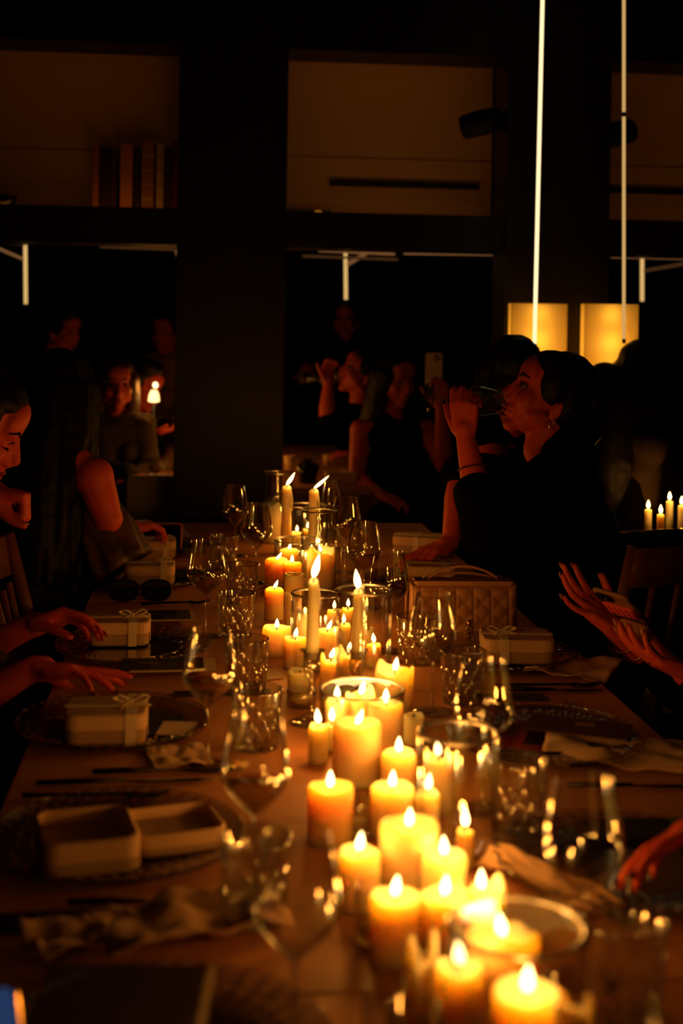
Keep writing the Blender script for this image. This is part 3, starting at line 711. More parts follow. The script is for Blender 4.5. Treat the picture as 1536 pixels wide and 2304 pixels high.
t = card('menu', 'black menu behind the box with the bow, left', 340, 1384, .17, .085, .06, CARD, z=.764, layers=[(.012, -.008, .165, .09, CARDW, 'paper_sheet')])
lettering(t, 'TRACCE', .009, (.0, .0, .0018), INK)
card('menu', 'black card poking out under the large blurred box, left', 262, 1636, .215, .10, .05, CARD, z=.7575)
card('menu', 'black card right of the second far box, left', 420, 1290, .14, .09, .02, CARD, z=.764)
card('menu', 'black card right of the farthest box, left', 415, 1240, .12, .08, .02, CARD, z=.764)
card('menu', 'dark plum menu with a small beige label on the right side', 1300, 1636, .165, .085, -.42, PURP, z=.768, prt=[(.01, .014, .032, .018, INK, 'label')])
card('menu', 'dark card with an orange sheet behind the right wine glass', 1150, 1570, .12, .045, -.05, CARD, z=.762, layers=[(.035, -.01, .10, .05, mat('rust_paper', (.42, .14, .05), .7), 'paper_sheet')])
card('menu', 'black card beside the ribboned box on the right', 1262, 1478, .075, .10, -.35, CARD, z=.7515)
card('menu', 'large dark menu lying at the bottom left corner', 262, 2262, .155, .155, -.10, mat('dark_brown_card', (.035, .015, .012), .5), z=.764, layers=[(.006, .002, .160, .158, CARDW, 'paper_sheet')])
card('menu', 'black card at the left edge, lower left', 66, 2075, .12, .045, .02, CARD, z=.7512)
card('menu', 'black folder at the right edge, lower right', 1445, 1862, .15, .06, -.02, CARD, z=.764)
card('menu', 'black sheet beyond the white-wine glass, beside the tumblers', 500, 1560, .17, .035, .04, CARD, z=.7514)
card('place_card', 'cream card standing out left of the low pillar', 606, 1520, .03, .055, .35, CARDW, z=.7512, cat='card')
card('place_card', 'cream leaflet below the large blurred box, lower edge right', 398, 1640, .055, .07, -.15, CARDW, z=.7605, cat='card')
card('place_card', 'pale leaflet by the foot of the right wine glass', 1075, 1478, .075, .045, -.6, CARDW, z=.7605, cat='card')

# linen napkins, wavy cloth
def napkin(label, px, py, wd, d, rz, seed, amp=.008, nx=28, ny=20, z=.7545, thick=.0012):
    p = T(px, py, z); t = p; vs = []; fs = []
    for j in range(ny + 1):
        for i in range(nx + 1):
            u, v = i / nx - .5, j / ny - .5
            h = noise.noise(Vector((u * 4 + seed, v * 3, seed))) * amp + noise.noise(Vector((u * 9, v * 7 + seed, 1))) * amp * .3 + abs(math.sin(v * 5 + u * 2 + seed)) * amp * .5
            ed = 1 + .05 * noise.noise(Vector((u * 3, v * 3, seed * 2)))
            vs.append((u * wd * ed, v * d * ed, max(0, h + amp * .35)))
    for j in range(ny):
        for i in range(nx): a = j * (nx + 1) + i; fs.append((a, a + 1, a + nx + 2, a + nx + 1))
    o = link_mesh('napkin', vs, fs, CLOTH); o.location = (p.x, p.y, z - .003); o.rotation_euler.z = RA + rz
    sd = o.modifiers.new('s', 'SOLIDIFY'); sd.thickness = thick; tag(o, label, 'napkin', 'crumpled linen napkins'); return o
napkin('crumpled pale napkin in the left foreground', 430, 2085, .20, .11, .3, 1.3, .022)
napkin('flat linen napkin with a curled edge beyond the open boxes', 400, 1700, .09, .10, .2, 3.1, .008)
napkin('linen napkin under the farthest left boxes', 300, 1290, .12, .16, .1, 5.2, .008)
napkin('linen napkin at the right table edge, nearest the phone hands', 1290, 1500, .16, .16, -.5, 7.7, .010)
napkin('linen napkin under the plum menu at the right table edge', 1400, 1690, .24, .16, -.35, 9.1, .012)
napkin('napkin fold lying at the lower right of the row', 1230, 1990, .06, .20, .55, 11.3, .014)
napkin('napkin corner at the left foreground behind the black card', 190, 2105, .12, .07, .5, 13.0, .016)

# cutlery
def knife(label, px, py, rz, L=.22, name='knife', z=.7515, m=BLACKM):
    p = T(px, py, z); t = thing(name, label, name, (p.x, p.y, z + .001), RA + rz, 'black cutlery on the table')
    if name == 'knife':
        MB().tube([(-L * .5, 0, .003), (-L * .3, 0, .0035), (-L * .02, 0, .003)], [.0042, .0045, .003], 8).build('handle', m, t)
        vs = []; 
        for x, w1 in ((0, .003), (.03, .0085), (L * .38, .009), (L * .5, .001)): vs += [(x - .004, -w1, .0012), (x - .004, w1 * .4, .0012), (x - .004, w1 * .4, .003), (x - .004, -w1, .0022)]
        fs = []
        for i in range(3):
            for k in range(4): fs.append((i * 4 + k, i * 4 + (k + 1) % 4, (i + 1) * 4 + (k + 1) % 4, (i + 1) * 4 + k))
        fs += [(3, 2, 1, 0), (12, 13, 14, 15)]; MB().add(vs, fs).build('blade', m, t)
    else:
        MB().tube([(-L * .5, 0, .003), (-L * .2, 0, .004), (L * .18, 0, .004), (L * .25, 0, .003)], [.0042, .0028, .0022, .005], 8).build('handle', m, t)
        for k in range(4):
            y = (k - 1.5) * .0058; MB().tube([(L * .235, y * .8, .003), (L * .33, y, .0015), (L * .42, y, .004), (L * .5, y, .008)], [.0019, .0015, .0013, .0007], 6).build('tine', m, t)
    return t
knife('dark knife across the left side beyond the open boxes', 290, 1762, .03, .26)
knife('second dark knife just behind it, left side', 380, 1738, .02, .22)
knife('dark fork behind the open boxes, left side', 215, 1795, -.04, .20, 'fork')
knife('dark fork at the right of the charger with the plum menu', 1235, 1546, -.02, .20, 'fork')
knife('dark knife beside the fork on the right side', 1252, 1556, -.05, .18)
knife('dark knife in the left foreground', 335, 2036, -.06, .18)
knife('small fork behind the sunglasses on the left', 395, 1360, .12, .16, 'fork')
knife('knife left of the sharp crystal tumbler', 395, 1438, .02, .16)
knife('fork at the right behind the lone wine glass', 1290, 1702, -.05, .20, 'fork')
knife('dark knife at the right table edge, lower right', 1430, 1772, -.06, .2)

# sunglasses
p = T(315, 1352, .7512); t = thing('sunglasses', 'large dark sunglasses lying folded on the left side of the table', 'sunglasses', (p.x, p.y, .751), RA + .03)
for s in (-1, 1):
    pr = [Vector((s * .038 + math.copysign(abs(math.cos(a)) ** .7, math.cos(a)) * .033, 0, .026 + math.copysign(abs(math.sin(a)) ** .7, math.sin(a)) * .024)) for a in [2 * math.pi * i / 28 for i in range(28)]]
    tl = Matrix.Rotation(math.radians(-28), 3, 'X')
    MB().tube([tl @ q for q in pr] + [tl @ pr[0]], .003, 6).build('rim', SCREEN, t)
    MB().add([tl @ (q + Vector((0, 0, 0))) for q in pr] + [tl @ Vector((s * .038, -.004, .026))], [(i, (i + 1) % 28, 28) for i in range(28)]).build('lens', mat('dark_lens', (.01, .01, .014), .05, .8), t)
    MB().tube([tl @ Vector((s * .071, 0, .036)), (s * .072, .03, .02), (s * .045, .045, .006), (-s * .04, .05 + s * .004, .004)], .0024, 6).build('temple', SCREEN, t)
MB().tube([tl @ Vector((-.008, 0, .032)), tl @ Vector((0, -.002, .036)), tl @ Vector((.008, 0, .032))], .0028, 6).build('bridge', SCREEN, t)

# quilted handbag
def handbag():
    p = T(1045, 1438, .7512); wd, h, d = .225, .112, .07; rot = RA - .05
    c = p + Matrix.Rotation(rot, 3, 'Z') @ Vector((0, d / 2, 0)); t = thing('handbag', 'beige quilted leather handbag with top handle and charm', 'handbag', (c.x, c.y, .7512), rot)
    nx, nz = 90, 44; vs = []; fs = []
    def q(u, v):      # u in metres across, v up : diamond quilting plus vertical piping
        a = (u + v) / .038; b = (u - v) / .038
        q1 = min(abs(a - round(a)), abs(b - round(b))) * 2; pu = (u / .0375) % 1; q1 = abs(math.sin(math.pi * a) * math.sin(math.pi * b)); return .0032 * (q1 ** .5) - (.002 if abs(pu - .5) < .04 else 0)
    for side in (-1, 1):
        o = len(vs)
        for j in range(nz + 1):
            for i in range(nx + 1):
                u = (i / nx - .5) * wd; v = j / nz * h; e = min(1, min(i, nx - i) / 4, min(j, nz - j) / 4)
                vs.append((u, side * (d / 2 - .006 * (1 - e) ** 2 - .010 * (v / h) + q(u, v) * e), v))
        for j in range(nz):
            for i in range(nx):
                a = o + j * (nx + 1) + i; f = (a, a + 1, a + nx + 2, a + nx + 1); fs.append(f if side < 0 else tuple(reversed(f)))
    M_ = (nx + 1) * (nz + 1); 
    per = lambda o: [o + i for i in range(nx + 1)] + [o + j * (nx + 1) + nx for j in range(1, nz + 1)] + [o + nz * (nx + 1) + i for i in range(nx - 1, -1, -1)] + [o + j * (nx + 1) for j in range(nz - 1, 0, -1)]
    A, B = per(0), per(M_)
    for k in range(len(A)): l = (k + 1) % len(A); fs.append((A[l], A[k], B[k], B[l]))
    MB().add(vs, fs).build('bag_body', LEATHER, t)
    MB().rbox((0, 0, h + .003), (wd - .012, d - .022, .010), .008).build('top_flap', LEATHER, t, smooth=False)
    a = [(-.078 + .156 * i / 14, 0, h + .006 + .030 * math.sin(math.pi * i / 14) ** .75) for i in range(15)]
    MB().tube(a, .0034, 8).build('handle', LEATHER, t)
    a = [(-.078 + .156 * i / 14, .02, h + .004 + .014 * math.sin(math.pi * i / 14) ** .75) for i in range(15)]
    MB().tube(a, .0034, 8).build('handle', LEATHER, t)
    for s in (-1, 1): MB().tube([(s * .078 + .008 * math.cos(x), 0, h + .008 + .008 * math.sin(x)) for x in [2 * math.pi * i / 12 for i in range(13)]], .0016, 6).build('ring', GOLD, t)
    MB().tube([(-wd / 2 + .012, -.01, h), (-wd / 2 - .004, -.02, h + .012), (-wd / 2 - .012, -.03, h - .02), (-wd / 2 - .012, -.03, .03)], .003, 6).build('strap', LEATHER, t)
    ch = MB(); cx, cz = .008, .012
    ch.box((cx, -d / 2 - .004, .034), (.006, .003, .016)); ch.tube([(cx + .007 * math.cos(x), -d / 2 - .006, .021 + .006 * math.sin(x)) for x in [2 * math.pi * i / 10 for i in range(11)]], .0016, 6)
    ch.ball((cx, -d / 2 - .008, .004), (.007, .004, .010)); ch.build('charm_medallion', GOLD, t)
    MB().tube([(cx + .0115 * math.cos(x), -d / 2 - .008, .006 + .0115 * math.sin(x)) for x in [2 * math.pi * i / 14 for i in range(15)]], .0016, 6).build('charm_ring', GOLD, t)
handbag()

# phone edge with blue-lit sleeve corner at the bottom left
p = W(-42, 2455, 1.06)
t = thing('phone', 'blue-lit phone corner at the bottom left of the picture', 'phone', p, .5)
tl = Matrix.Rotation(math.radians(58), 3, 'X')
MB().rbox((0, 0, 0), (.075, .15, .008), .01, rot=tl).build('case', GOLD, t, smooth=False)
MB().rbox(tl @ Vector((0, 0, .0043)), (.066, .14, .001), .008, rot=tl).build('screen', emis('blue_screen', (.10, .22, .62), .16), t, smooth=False)
# red-cased phone held up at the far left
p = W(347, 1208, 3.86); t = thing('phone', 'black phone in a red case held sideways over the far left box', 'phone', p, RA)
tl = Matrix.Rotation(math.radians(68), 3, 'X')
MB().rbox((0, 0, 0), (.160, .078, .010), .010, rot=tl).build('case', mat('red_case', (.45, .03, .015), .45), t, smooth=False)
MB().rbox(tl @ Vector((0, 0, .0052)), (.152, .070, .001), .008, rot=tl).build('screen', SCREEN, t, smooth=False)

# candelabra table at the right
sx = W(1500, 1190, 4.25)
t = thing('side_table', 'small dark round table carrying lit candles at the right edge', 'table', (sx.x + .045, sx.y, 0))
MB().lathe([(0, .70), (.165, .70), (.17, .71), (.165, .722), (0, .722)], 40).build('table_top', BLACKW, t)
MB().lathe([(0, 0), (.14, 0), (.14, .015), (.03, .04), (.025, .70), (0, .70)], 24).build('pedestal', BLACKW, t)
for px, yt, yb, l in ((1458, 1146, 1178, 'first short lit candle from the left on the right side table'), (1486, 1157, 1188, 'second short lit candle from the left on the right side table'),
                      (1506, 1127, 1186, 'tallest lit candle on the right side table'), (1533, 1137, 1196, 'lit candle at the right edge of the picture')):
    top = W(px, yt, 4.25); dy = {1458: -.03, 1486: -.09, 1506: .05, 1533: 0}[px]
    top = W(px, yt, 4.25 + dy); bz_ = .7222
    t = thing('short_candle', l, 'candle', (top.x, top.y, bz_), 0, 'short candles on the side table'); h = top.z - bz_
    MB().lathe([(0, 0), (.026, 0), (.026, .003), (.008, .008), (.0075, .02), (.0145, .028), (.0145, .042), (0, .042)], 20).build('holder', STEEL, t)
    MB().lathe([(0, .036), (.0118, .036), (.0112, h - .003), (.008, h), (0, h - .001)], 20).build('wax', WAXP, t)
    MB().tube([(0, 0, h - .002), (0, 0, h + .005)], .0011, 6).build('wick', WICK, t)
    flame(t, (0, 0, h + .003), .027, (0, 0), .0058, .8)
# ------------------------------------------------------------------ people
def V(*a): return Vector(a)
def ortho(f, u):
    f = Vector(f).normalized(); u = Vector(u); u = (u - f * u.dot(f)).normalized(); r = f.cross(u); return f, u, r
def head_prims(H, F, U, s=1.0):
    F, U, Rr = ortho(F, U); M3 = Matrix((Rr, F, U)).transposed()
    def P(r, f, u): return H + (Rr * r + F * f + U * u) * s
    def E(r, f, u, a, b, c, m=M3): return ('e', P(r, f, u), (a * s, b * s, c * s), m)
    L = [E(0, -.012, .032, .075, .096, .086), E(0, .030, -.030, .060, .060, .080), E(0, .034, -.074, .044, .048, .034), E(0, .070, -.102, .022, .020, .018),
         E(0, .066, .042, .055, .028, .045), E(0, .078, .022, .046, .016, .012), ('c', P(0, .088, .012), P(0, .110, -.028), .0075 * s, .0105 * s), E(0, .098, -.040, .017, .012, .009),
         E(0, .090, -.060, .022, .014, .0075), E(0, .088, -.073, .020, .013, .008), E(0, .086, -.045, .012, .012, .016), E(.012, .082, -.022, .013, .014, .024), E(-.012, .082, -.022, .013, .014, .024)]
    for k in (-1, 1):
        L += [E(k * .036, .058, -.030, .026, .030, .030), E(k * .052, .02, -.062, .018, .035, .022), E(k * .074, -.010, -.034, .007, .015, .026, M3), E(k * .079, -.019, -.024, .006, .008, .021, M3)]
    L.append(('c', P(0, -.018, -.05), P(0, -.030, -.135), .050 * s, .050 * s))
    return L, P, M3
def hair_prims(P, M3, style, s=1.0, seed=1, fb=None):
    def E(r, f, u, a, b, c): return ('e', P(r, f, u), (a * s, b * s, c * s), M3)
    rd = random.Random(seed); L = [E(0, -.026, .042, .079, .092, .085), E(0, -.045, .00, .077, .068, .080), E(0, .010, .070, .070, .068, .047)] + [E(k_ * .052, .002, .030, .030, .046, .052) for k_ in (-1, 1)]
    if style == 'bun': L += [E(0, -.128, -.055, .036, .032, .034), ('c', P(0, -.09, -.02), P(0, -.115, -.05), .038, .028), E(0, -.075, -.045, .05, .035, .03)]
    elif style == 'short': L += [E(.05, -.02, .02, .04, .06, .06), E(-.05, -.02, .02, .04, .06, .06), E(0, .01, .105, .07, .07, .03)]
    elif style == 'bob':
        L += [E(0, -.03, .045, .086, .098, .086), E(0, -.05, -.03, .09, .075, .09)]
        for k in (-1, 1): L.append(('c', P(k * .075, -.01, .03), P(k * .088, -.01, -.12), .035, .03))
    elif style == 'long':
        for i in range(22):
            a = -2.3 + 4.6 * i / 21; r0, f0 = math.sin(a) * .082, -math.cos(a) * .088 - .02
            if f0 > .045: f0 = .04
            z = 0.02; p = P(r0, f0, z); rr = .024
            for (u, k) in ((-.10, 1.10), (-.20, 1.22), (-.32, 1.25), (-.42 - rd.random() * .06, 1.2)):
                q = P(r0 * k + rd.uniform(-.008, .008), (f0 if f0 < 0 else f0 * .6) * k - .01, u); L.append(('c', p, q, rr, rr * .86)); p = q; rr *= .86
    return L
def hand_prims(Wr, D, N, T, curl=((.25, .3, .2),) * 4, spread=(.10, .03, -.04, -.12), thumb=(.75, .2, .1), s=.92):
    D = Vector(D).normalized(); N = Vector(N); N = (N - D * N.dot(D)).normalized(); S = D.cross(N); S = S if S.dot(Vector(T)) > 0 else -S
    L = []; tips = []
    L.append(('c', Wr, Wr + D * .02 * s, .024 * s, .026 * s))
    offs = (.030, .010, -.011, -.030); kl = (.088, .092, .087, .078)
    lens = ((.042, .025, .021), (.046, .029, .022), (.042, .027, .021), (.033, .020, .018)); rs = (.0092, .0095, .009, .008)
    for i in range(4):
        K = Wr + (D * kl[i] + S * offs[i]) * s
        L.append(('c', Wr + (D * .012 + S * offs[i] * .5) * s, K, .0150 * s, .0108 * s))
        L.append(('c', Wr + (D * .03 + S * offs[i] * .7 + N * .006) * s, Wr + (D * kl[i] * .85 + S * offs[i] * .9 + N * .005) * s, .013 * s, .0105 * s))
        d = (D + S * spread[i]).normalized(); p = K; r = rs[i] * s; ang = 0
        for j in range(3):
            ang += curl[i][j]; dd = (d * math.cos(ang) + N * math.sin(ang)).normalized(); q = p + dd * lens[i][j] * s; r2 = r * (.93 if j < 2 else .82)
            L.append(('c', p, q, r, r2)); p = q; r = r2
        tips.append((p, dd, (-N * math.cos(ang) + d * math.sin(ang)).normalized(), r))
    B = Wr + (D * .022 + S * .026 + N * .006) * s; d = (D * math.cos(thumb[0]) + S * math.sin(thumb[0]) + N * thumb[1]).normalized()
    p = B; r = .0145 * s
    for j, ln in enumerate((.043, .033, .026)):
        dd = (d + (D * .25 + N * thumb[2]) * j).normalized(); q = p + dd * ln * s; r2 = (.0112, .0102, .0085)[j] * s; L.append(('c', p, q, r, r2)); p = q; r = r2
    tips.append((p, dd, (S * .2 - N).normalized(), r))
    return L, tips
def arm_prims(Sh, El, Wr, s=1.0):
    m = El.lerp(Wr, .35); return [('c', Sh, Sh.lerp(El, .5), .047 * s, .043 * s), ('c', Sh.lerp(El, .5), El, .043 * s, .036 * s), ('c', El, m, .037 * s, .039 * s), ('c', m, Wr, .039 * s, .0235 * s)]
PN = [0]
def person(label, pel, neck, fb, head, arms, top=BLACKC, bottom=BLACKC, sleeves=(1, 1), hair=('long', HAIRB), skin=SKIN, voxel=.0045, nails=NAILP, knees=None,
           sl_r=.012, tw=1.0, bare_top=False, collar=False, closed=False, group=None, stand=False, bust=True, lipm=LIP, lapdrop=0):
    PN[0] += 1; fb = Vector((fb[0], fb[1], 0)).normalized(); lb = Vector((-fb.y, fb.x, 0)); off = Vector((pel.x, pel.y, 0))
    t = thing('person', label, 'person', off, 0, group)
    H, F, U = head; HP, P, M3 = head_prims(H, F, U)
    chest = neck.lerp(pel, .38) + fb * .015; waist = neck.lerp(pel, .70) + fb * .01; up = (neck - pel).normalized()
    body = HP + [('c', P(0, -.028, -.11), neck, .049, .052), ('c', neck - up * .03 + lb * .13, neck - up * .03 - lb * .13, .040, .040), ('c', neck - up * .02 + lb * .06, neck - up * .02 - lb * .06, .048, .048),
            ('c', chest + lb * .055, chest - lb * .055, .095, .095), ('c', chest + up * .08 + lb * .07, chest + up * .08 - lb * .07, .075, .075), ('c', chest, waist, .10, .088), ('c', waist + lb * .03, waist - lb * .03, .088, .088),
            ('c', waist, pel, .095, .11), ('c', pel + lb * .07, pel - lb * .07, .108, .108)]
    if bust: body += [('e', chest + lb * k * .06 + fb * .075 + up * .0, (.05, .05, .05)) for k in (-1, 1)]
    nl = []; wr = []
    for (Sh, El, Wr, hk) in arms:
        body += [('c', neck - up * .03 + (Sh - neck) * .6, Sh, .045, .050)] + arm_prims(Sh, El, Wr)
        hp, tp = hand_prims(Wr, **hk); body += hp; nl += tp
        body.append(('c', Wr, Wr + Vector(hk['D']).normalized() * .02, .0235, .024))
    hips = [pel + lb * .085, pel - lb * .085]
    if stand: kn = [h + V(0, 0, -.42) + fb * .02 for h in hips]; an = [k + V(0, 0, -(k.z - .09)) for k in kn]
    else:
        kn = knees or [h + fb * .40 + V(0, 0, .0) for h in hips]; an = [V(k.x, k.y, .09) - fb * .03 for k in kn]
    legs = []
    for h, k, a in zip(hips, kn, an): legs += [('c', h, k, .085, .058), ('c', k, k.lerp(a, .35), .056, .055), ('c', k.lerp(a, .35), a, .055, .036), ('c', a + V(0, 0, -.03), a + fb * .13 + V(0, 0, -.055), .038, .028)]
    body += legs
    fused('body', body, skin, t, off, voxel, 4)
    def grow(L, g): return [(('c', p[1], p[2], p[3] + g, p[4] + g) if p[0] == 'c' else ('e', p[1], tuple(x + g for x in p[2])) + tuple(p[3:])) for p in L]
    cv = max(voxel, .008); n0 = len(HP) + 1
    tp = grow(body[n0 + (1 if bare_top else 0):n0 + 8 + (2 if bust else 0)], .012 * tw)
    if collar: tp.append(('c', neck - up * .02, neck + up * .035, .075, .066))
    for (Sh, El, Wr, hk), sv in zip(arms, sleeves):
        if sv <= 0: continue
        a = min(1, sv * 2); tp.append(('c', Sh, Sh.lerp(El, a), .050 + sl_r, .044 + sl_r))
        if sv > .5: b = (sv - .5) * 2; tp.append(('c', El, El.lerp(Wr, b), .042 + sl_r, .040 + sl_r - .008 * b + sl_r * .6 * b))
    fused('top', tp, top, t, off, cv, 4, (14, .010))
    fused('trousers', grow([('c', waist.lerp(pel, .6), pel, .095, .11), ('c', hips[0], hips[1], .108, .108)] + [q for i, q in enumerate(legs) if i % 4 != 3], .011), bottom, t, off, cv, 3, (10, .008))
    for i in (3, 7):
        q = legs[i]; MB().cap(q[1] - off, q[2] - off, q[3] + .006, q[4] + .006).build('shoe', BLACKC, t)
    if hair:
        fused('hair', hair_prims(P, M3, hair[0], seed=PN[0]), hair[1], t, off, .006 if voxel < .007 else .009, 3, (40, .0025))
    if voxel < .012:
        for k in (-1, 1):
            if closed: MB().tube([P(k * .018, .080, -.008) - off, P(k * .032, .087, -.010) - off, P(k * .046, .078, -.006) - off], [.0010, .0022, .0012], 6).build('eyelash', BROW, t)
            else:
                MB().ball(P(k * .031, .0755, .002) - off, (.012, .012, .009), M3).build('eye', EYEW, t)
                MB().ball(P(k * .031, .0850, .001) - off, (.006, .004, .006), M3).build('iris', EYED, t)
            MB().tube([P(k * .014, .093, .022) - off, P(k * .032, .090, .031) - off, P(k * .052, .074, .024) - off], [.0028, .0034, .0015], 6).build('eyebrow', BROW, t)
            MB().tube([P(k * .018, .084, .006) - off, P(k * .032, .090, .009) - off, P(k * .045, .080, .003) - off], [.0012, .0018, .001], 5).build('eyelid', BROW, t)
        MB().ball(P(0, .1005, -.0605) - off, (.019, .0055, .0045), M3).ball(P(0, .0985, -.0725) - off, (.017, .006, .005), M3).build('lips', lipm, t)
    if nails and voxel < .007:
        for (p, d, n, r) in nl:
            M_ = Matrix((d.cross(n).normalized(), d, n)).transposed()
            MB().ball(p + n * r * .80 + d * r * .35 - off, (.0050, .0085, .0022), M_, 10, 6).build('nail', nails, t)
    return t, P, M3, off
def H_(D, N, T, curl=None, **k):
    d = dict(D=V(*D), N=V(*N), T=V(*T)); 
    if curl: d['curl'] = curl
    d.update(k); return d
REST = ((.25, .35, .25), (.3, .4, .3), (.35, .45, .3), (.4, .45, .3)); FIST = ((1.2, 1.3, .8),) * 4; GRIP = ((.7, .9, .6), (.75, .95, .6), (.8, 1.0, .6), (.85, 1.0, .6)); OPEN = ((.1, .12, .1), (.12, .15, .1), (.15, .15, .1), (.1, .15, .1))
U0 = V(0, 0, 1)

# the woman drinking
F5 = V(-.94, -.05, .33).normalized(); H5 = W(1236, 892, 3.40)
neck5 = W(1262, 1005, 3.42); pel5 = V(.66, 3.46, .55)
shL, elL, wrL = W(1238, 1078, 3.25), W(1092, 1202, 3.13), W(1047, 984, 3.19)
shR, elR, wrR = W(1250, 1080, 3.60), W(1040, 1070, 3.66), W(1013, 1222, 3.52)
t5, P5, M5, o5 = person('woman in black with low bun drinking from a wine glass', pel5, neck5, (-1, -.08), (H5, F5, U0),
    [(shL, elL, wrL, H_((-.05, .15, 1), (.35, .95, 0), (-1, 0, 0), ((.35, .9, .6), (.55, 1.0, .6), (.7, 1.0, .6), (.8, 1.0, .6)), thumb=(.6, .6, .2))),
     (shR, elR, wrR, H_((-.75, -.55, -.20), (-.1, -.1, -1), (0, 1, 0), ((.1, .2, .1), (.15, .2, .1), (.3, .3, .2), (.4, .3, .2))))],
    sleeves=(.70, .5), hair=('bun', HAIRB), voxel=.0042, sl_r=.016, tw=1.9, nails=NAILB, collar=True)
t5['label'] = 'woman in black with low bun drinking from a wine glass'
MB().tube([P5(-.082, -.012, -.068) - o5 + V(.007 * math.cos(a), -.002, .011 * math.sin(a)) for a in [2 * math.pi * i / 14 for i in range(15)]], .0013, 6).build('hoop_earring', GOLD, t5)
q = wrL.lerp(elL, .32); ax = (elL - wrL).normalized(); e1 = ax.orthogonal().normalized(); e2 = ax.cross(e1)
MB().tube([q - o5 + (e1 * math.cos(a) + e2 * math.sin(a)) * .035 for a in [2 * math.pi * i / 20 for i in range(21)]], .0014, 6).build('bracelet', BLACKM, t5)
mouth = P5(0, .105, -.062); ax = V(.95, .34, -.09).normalized(); b0 = mouth - ax * .200 + V(-.006, 0, .004)
wine_glass('wine glass tipped to the lips of the drinking woman', 0, 0, 0, loc=b0, rot=ax.to_track_quat('Z', 'Y'), group='wine glasses in the hands of drinking women')

# second woman behind her
H6 = W(1146, 850, 3.98)
person('dark-haired woman behind the drinking woman, facing the back wall', V(.62, 4.05, .52), W(1168, 945, 3.98), (-.25, 1), (H6, V(-.25, .95, .0), U0),
    [(W(1108, 985, 3.98), W(1102, 1135, 3.86), W(1072, 985, 4.12), H_((-.1, .2, 1), (.2, 1, 0), (1, 0, 0), GRIP)),
     (W(1230, 985, 4.02), W(1240, 1100, 4.0), W(1150, 1010, 4.22), H_((-.3, .2, 1), (-.3, 1, 0), (-1, 0, 0), GRIP))], sleeves=(.0, .5), hair=('bob', HAIRB), voxel=.006)
# woman at the left edge resting her chin on her fist
F2 = V(.85, .12, -.50).normalized()
person('woman at the left edge looking down, chin resting on her fist', V(-1.06, 2.80, .55), W(-125, 1075, 2.74), (1, 0), (W(-56, 950, 2.70), F2, V(.5, 0, .85)),
    [(W(-190, 1150, 2.62), W(-150, 1330, 2.56), W(-35, 1105, 2.60), H_((.97, .0, -.10), (-.3, -.1, -1), (0, -1, .3), ((1.35, 1.7, 1.1), (1.4, 1.7, 1.1), (1.4, 1.7, 1.1), (1.45, 1.7, 1.1)), thumb=(.30, 1.1, -.25))),
     (W(-200, 1140, 2.95), W(-330, 1330, 2.95), W(-300, 1400, 2.72), H_((.8, -.5, .1), (0, 0, -1), (0, 1, 0), REST))], sleeves=(.9, .9), hair=('bun', HAIRB), voxel=.0042, skin=SKIN, closed=True)
# owner of the two hands with red nails
person('person at the left edge reaching over the table with red nails', V(-1.18, 2.30, .55), V(-1.10, 2.32, 1.08), (1, .05), (V(-1.05, 2.32, 1.24), V(.95, .2, -.2), U0),
    [(V(-1.05, 2.14, 1.0), W(-215, 1668, 2.30), W(72, 1505, 2.36), H_((.985, .04, -.02), (-.05, -.35, -1), (0, 1, -.2), ((.10, .22, .12), (.02, .10, .10), (.30, .3, .2), (.5, .4, .3)), spread=(.22, -.05, -.10, -.22), thumb=(.5, .5, .3))),
     (V(-1.05, 2.50, 1.0), W(-250, 1560, 2.62), W(62, 1412, 2.58), H_((.86, .0, .30), (.28, -.45, -.9), (0, -1, -.2), ((.55, .35, .2), (.6, .35, .2), (.65, .4, .2), (.7, .5, .2)), thumb=(.45, .6, .3)))],
    sleeves=(.70, .84), hair=('long', HAIRB), voxel=.0042, nails=NAILR, top=GREYC)
# long-haired woman in brocade holding the red-cased phone
H3 = W(140, 895, 3.42)
t3, P3, M3_, o3 = person('long-haired woman in patterned off-shoulder top holding up a red-cased phone', V(-.80, 3.46, .53), W(130, 1005, 3.42), (.75, .55), (H3, V(.25, .97, -.12), U0),
    [(W(212, 1072, 3.30), W(243, 1168, 3.30), W(278, 1188, 3.62), H_((.75, .55, .05), (.2, .2, -.9), (0, 1, .6), ((.5, .7, .4),) * 4)),
     (W(90, 1075, 3.55), W(110, 1220, 3.62), W(200, 1215, 3.9), H_((.8, .5, .1), (0, 0, -1), (0, -1, 0), REST))], sleeves=(.0, .9), hair=('long', HAIRB), voxel=.0055, top=BROCADE, bare_top=True, skin=SKIN, nails=NAILP)
# ruffled sleeve : open cone of cloth hanging from the forearm
a0, a1 = W(205, 1130, 3.36), W(262, 1225, 3.34); mbs = MB(); vs = []; fs = []; ax = (a1 - a0).normalized(); e1 = V(0, 1, 0); e1 = (e1 - ax * e1.dot(ax)).normalized(); e2 = ax.cross(e1)
for j in range(13):
    for i in range(48):
        a = 2 * math.pi * i / 48; u = j / 12; r = .055 + .030 * u + .010 * u * math.sin(7 * a) + .004 * math.sin(13 * a + 5 * u); c = a0.lerp(a1, u * 1.15) - V(0, 0, .05) * u * u
        vs.append(c + (e1 * math.cos(a) + e2 * math.sin(a)) * r - o3)
for j in range(12):
    for i in range(48): k = (i + 1) % 48; fs.append((j * 48 + i, j * 48 + k, (j + 1) * 48 + k, (j + 1) * 48 + i))
o = MB().add(vs, fs).build('ruffled_sleeve', BROCADE, t3); sd = o.modifiers.new('s', 'SOLIDIFY'); sd.thickness = .002

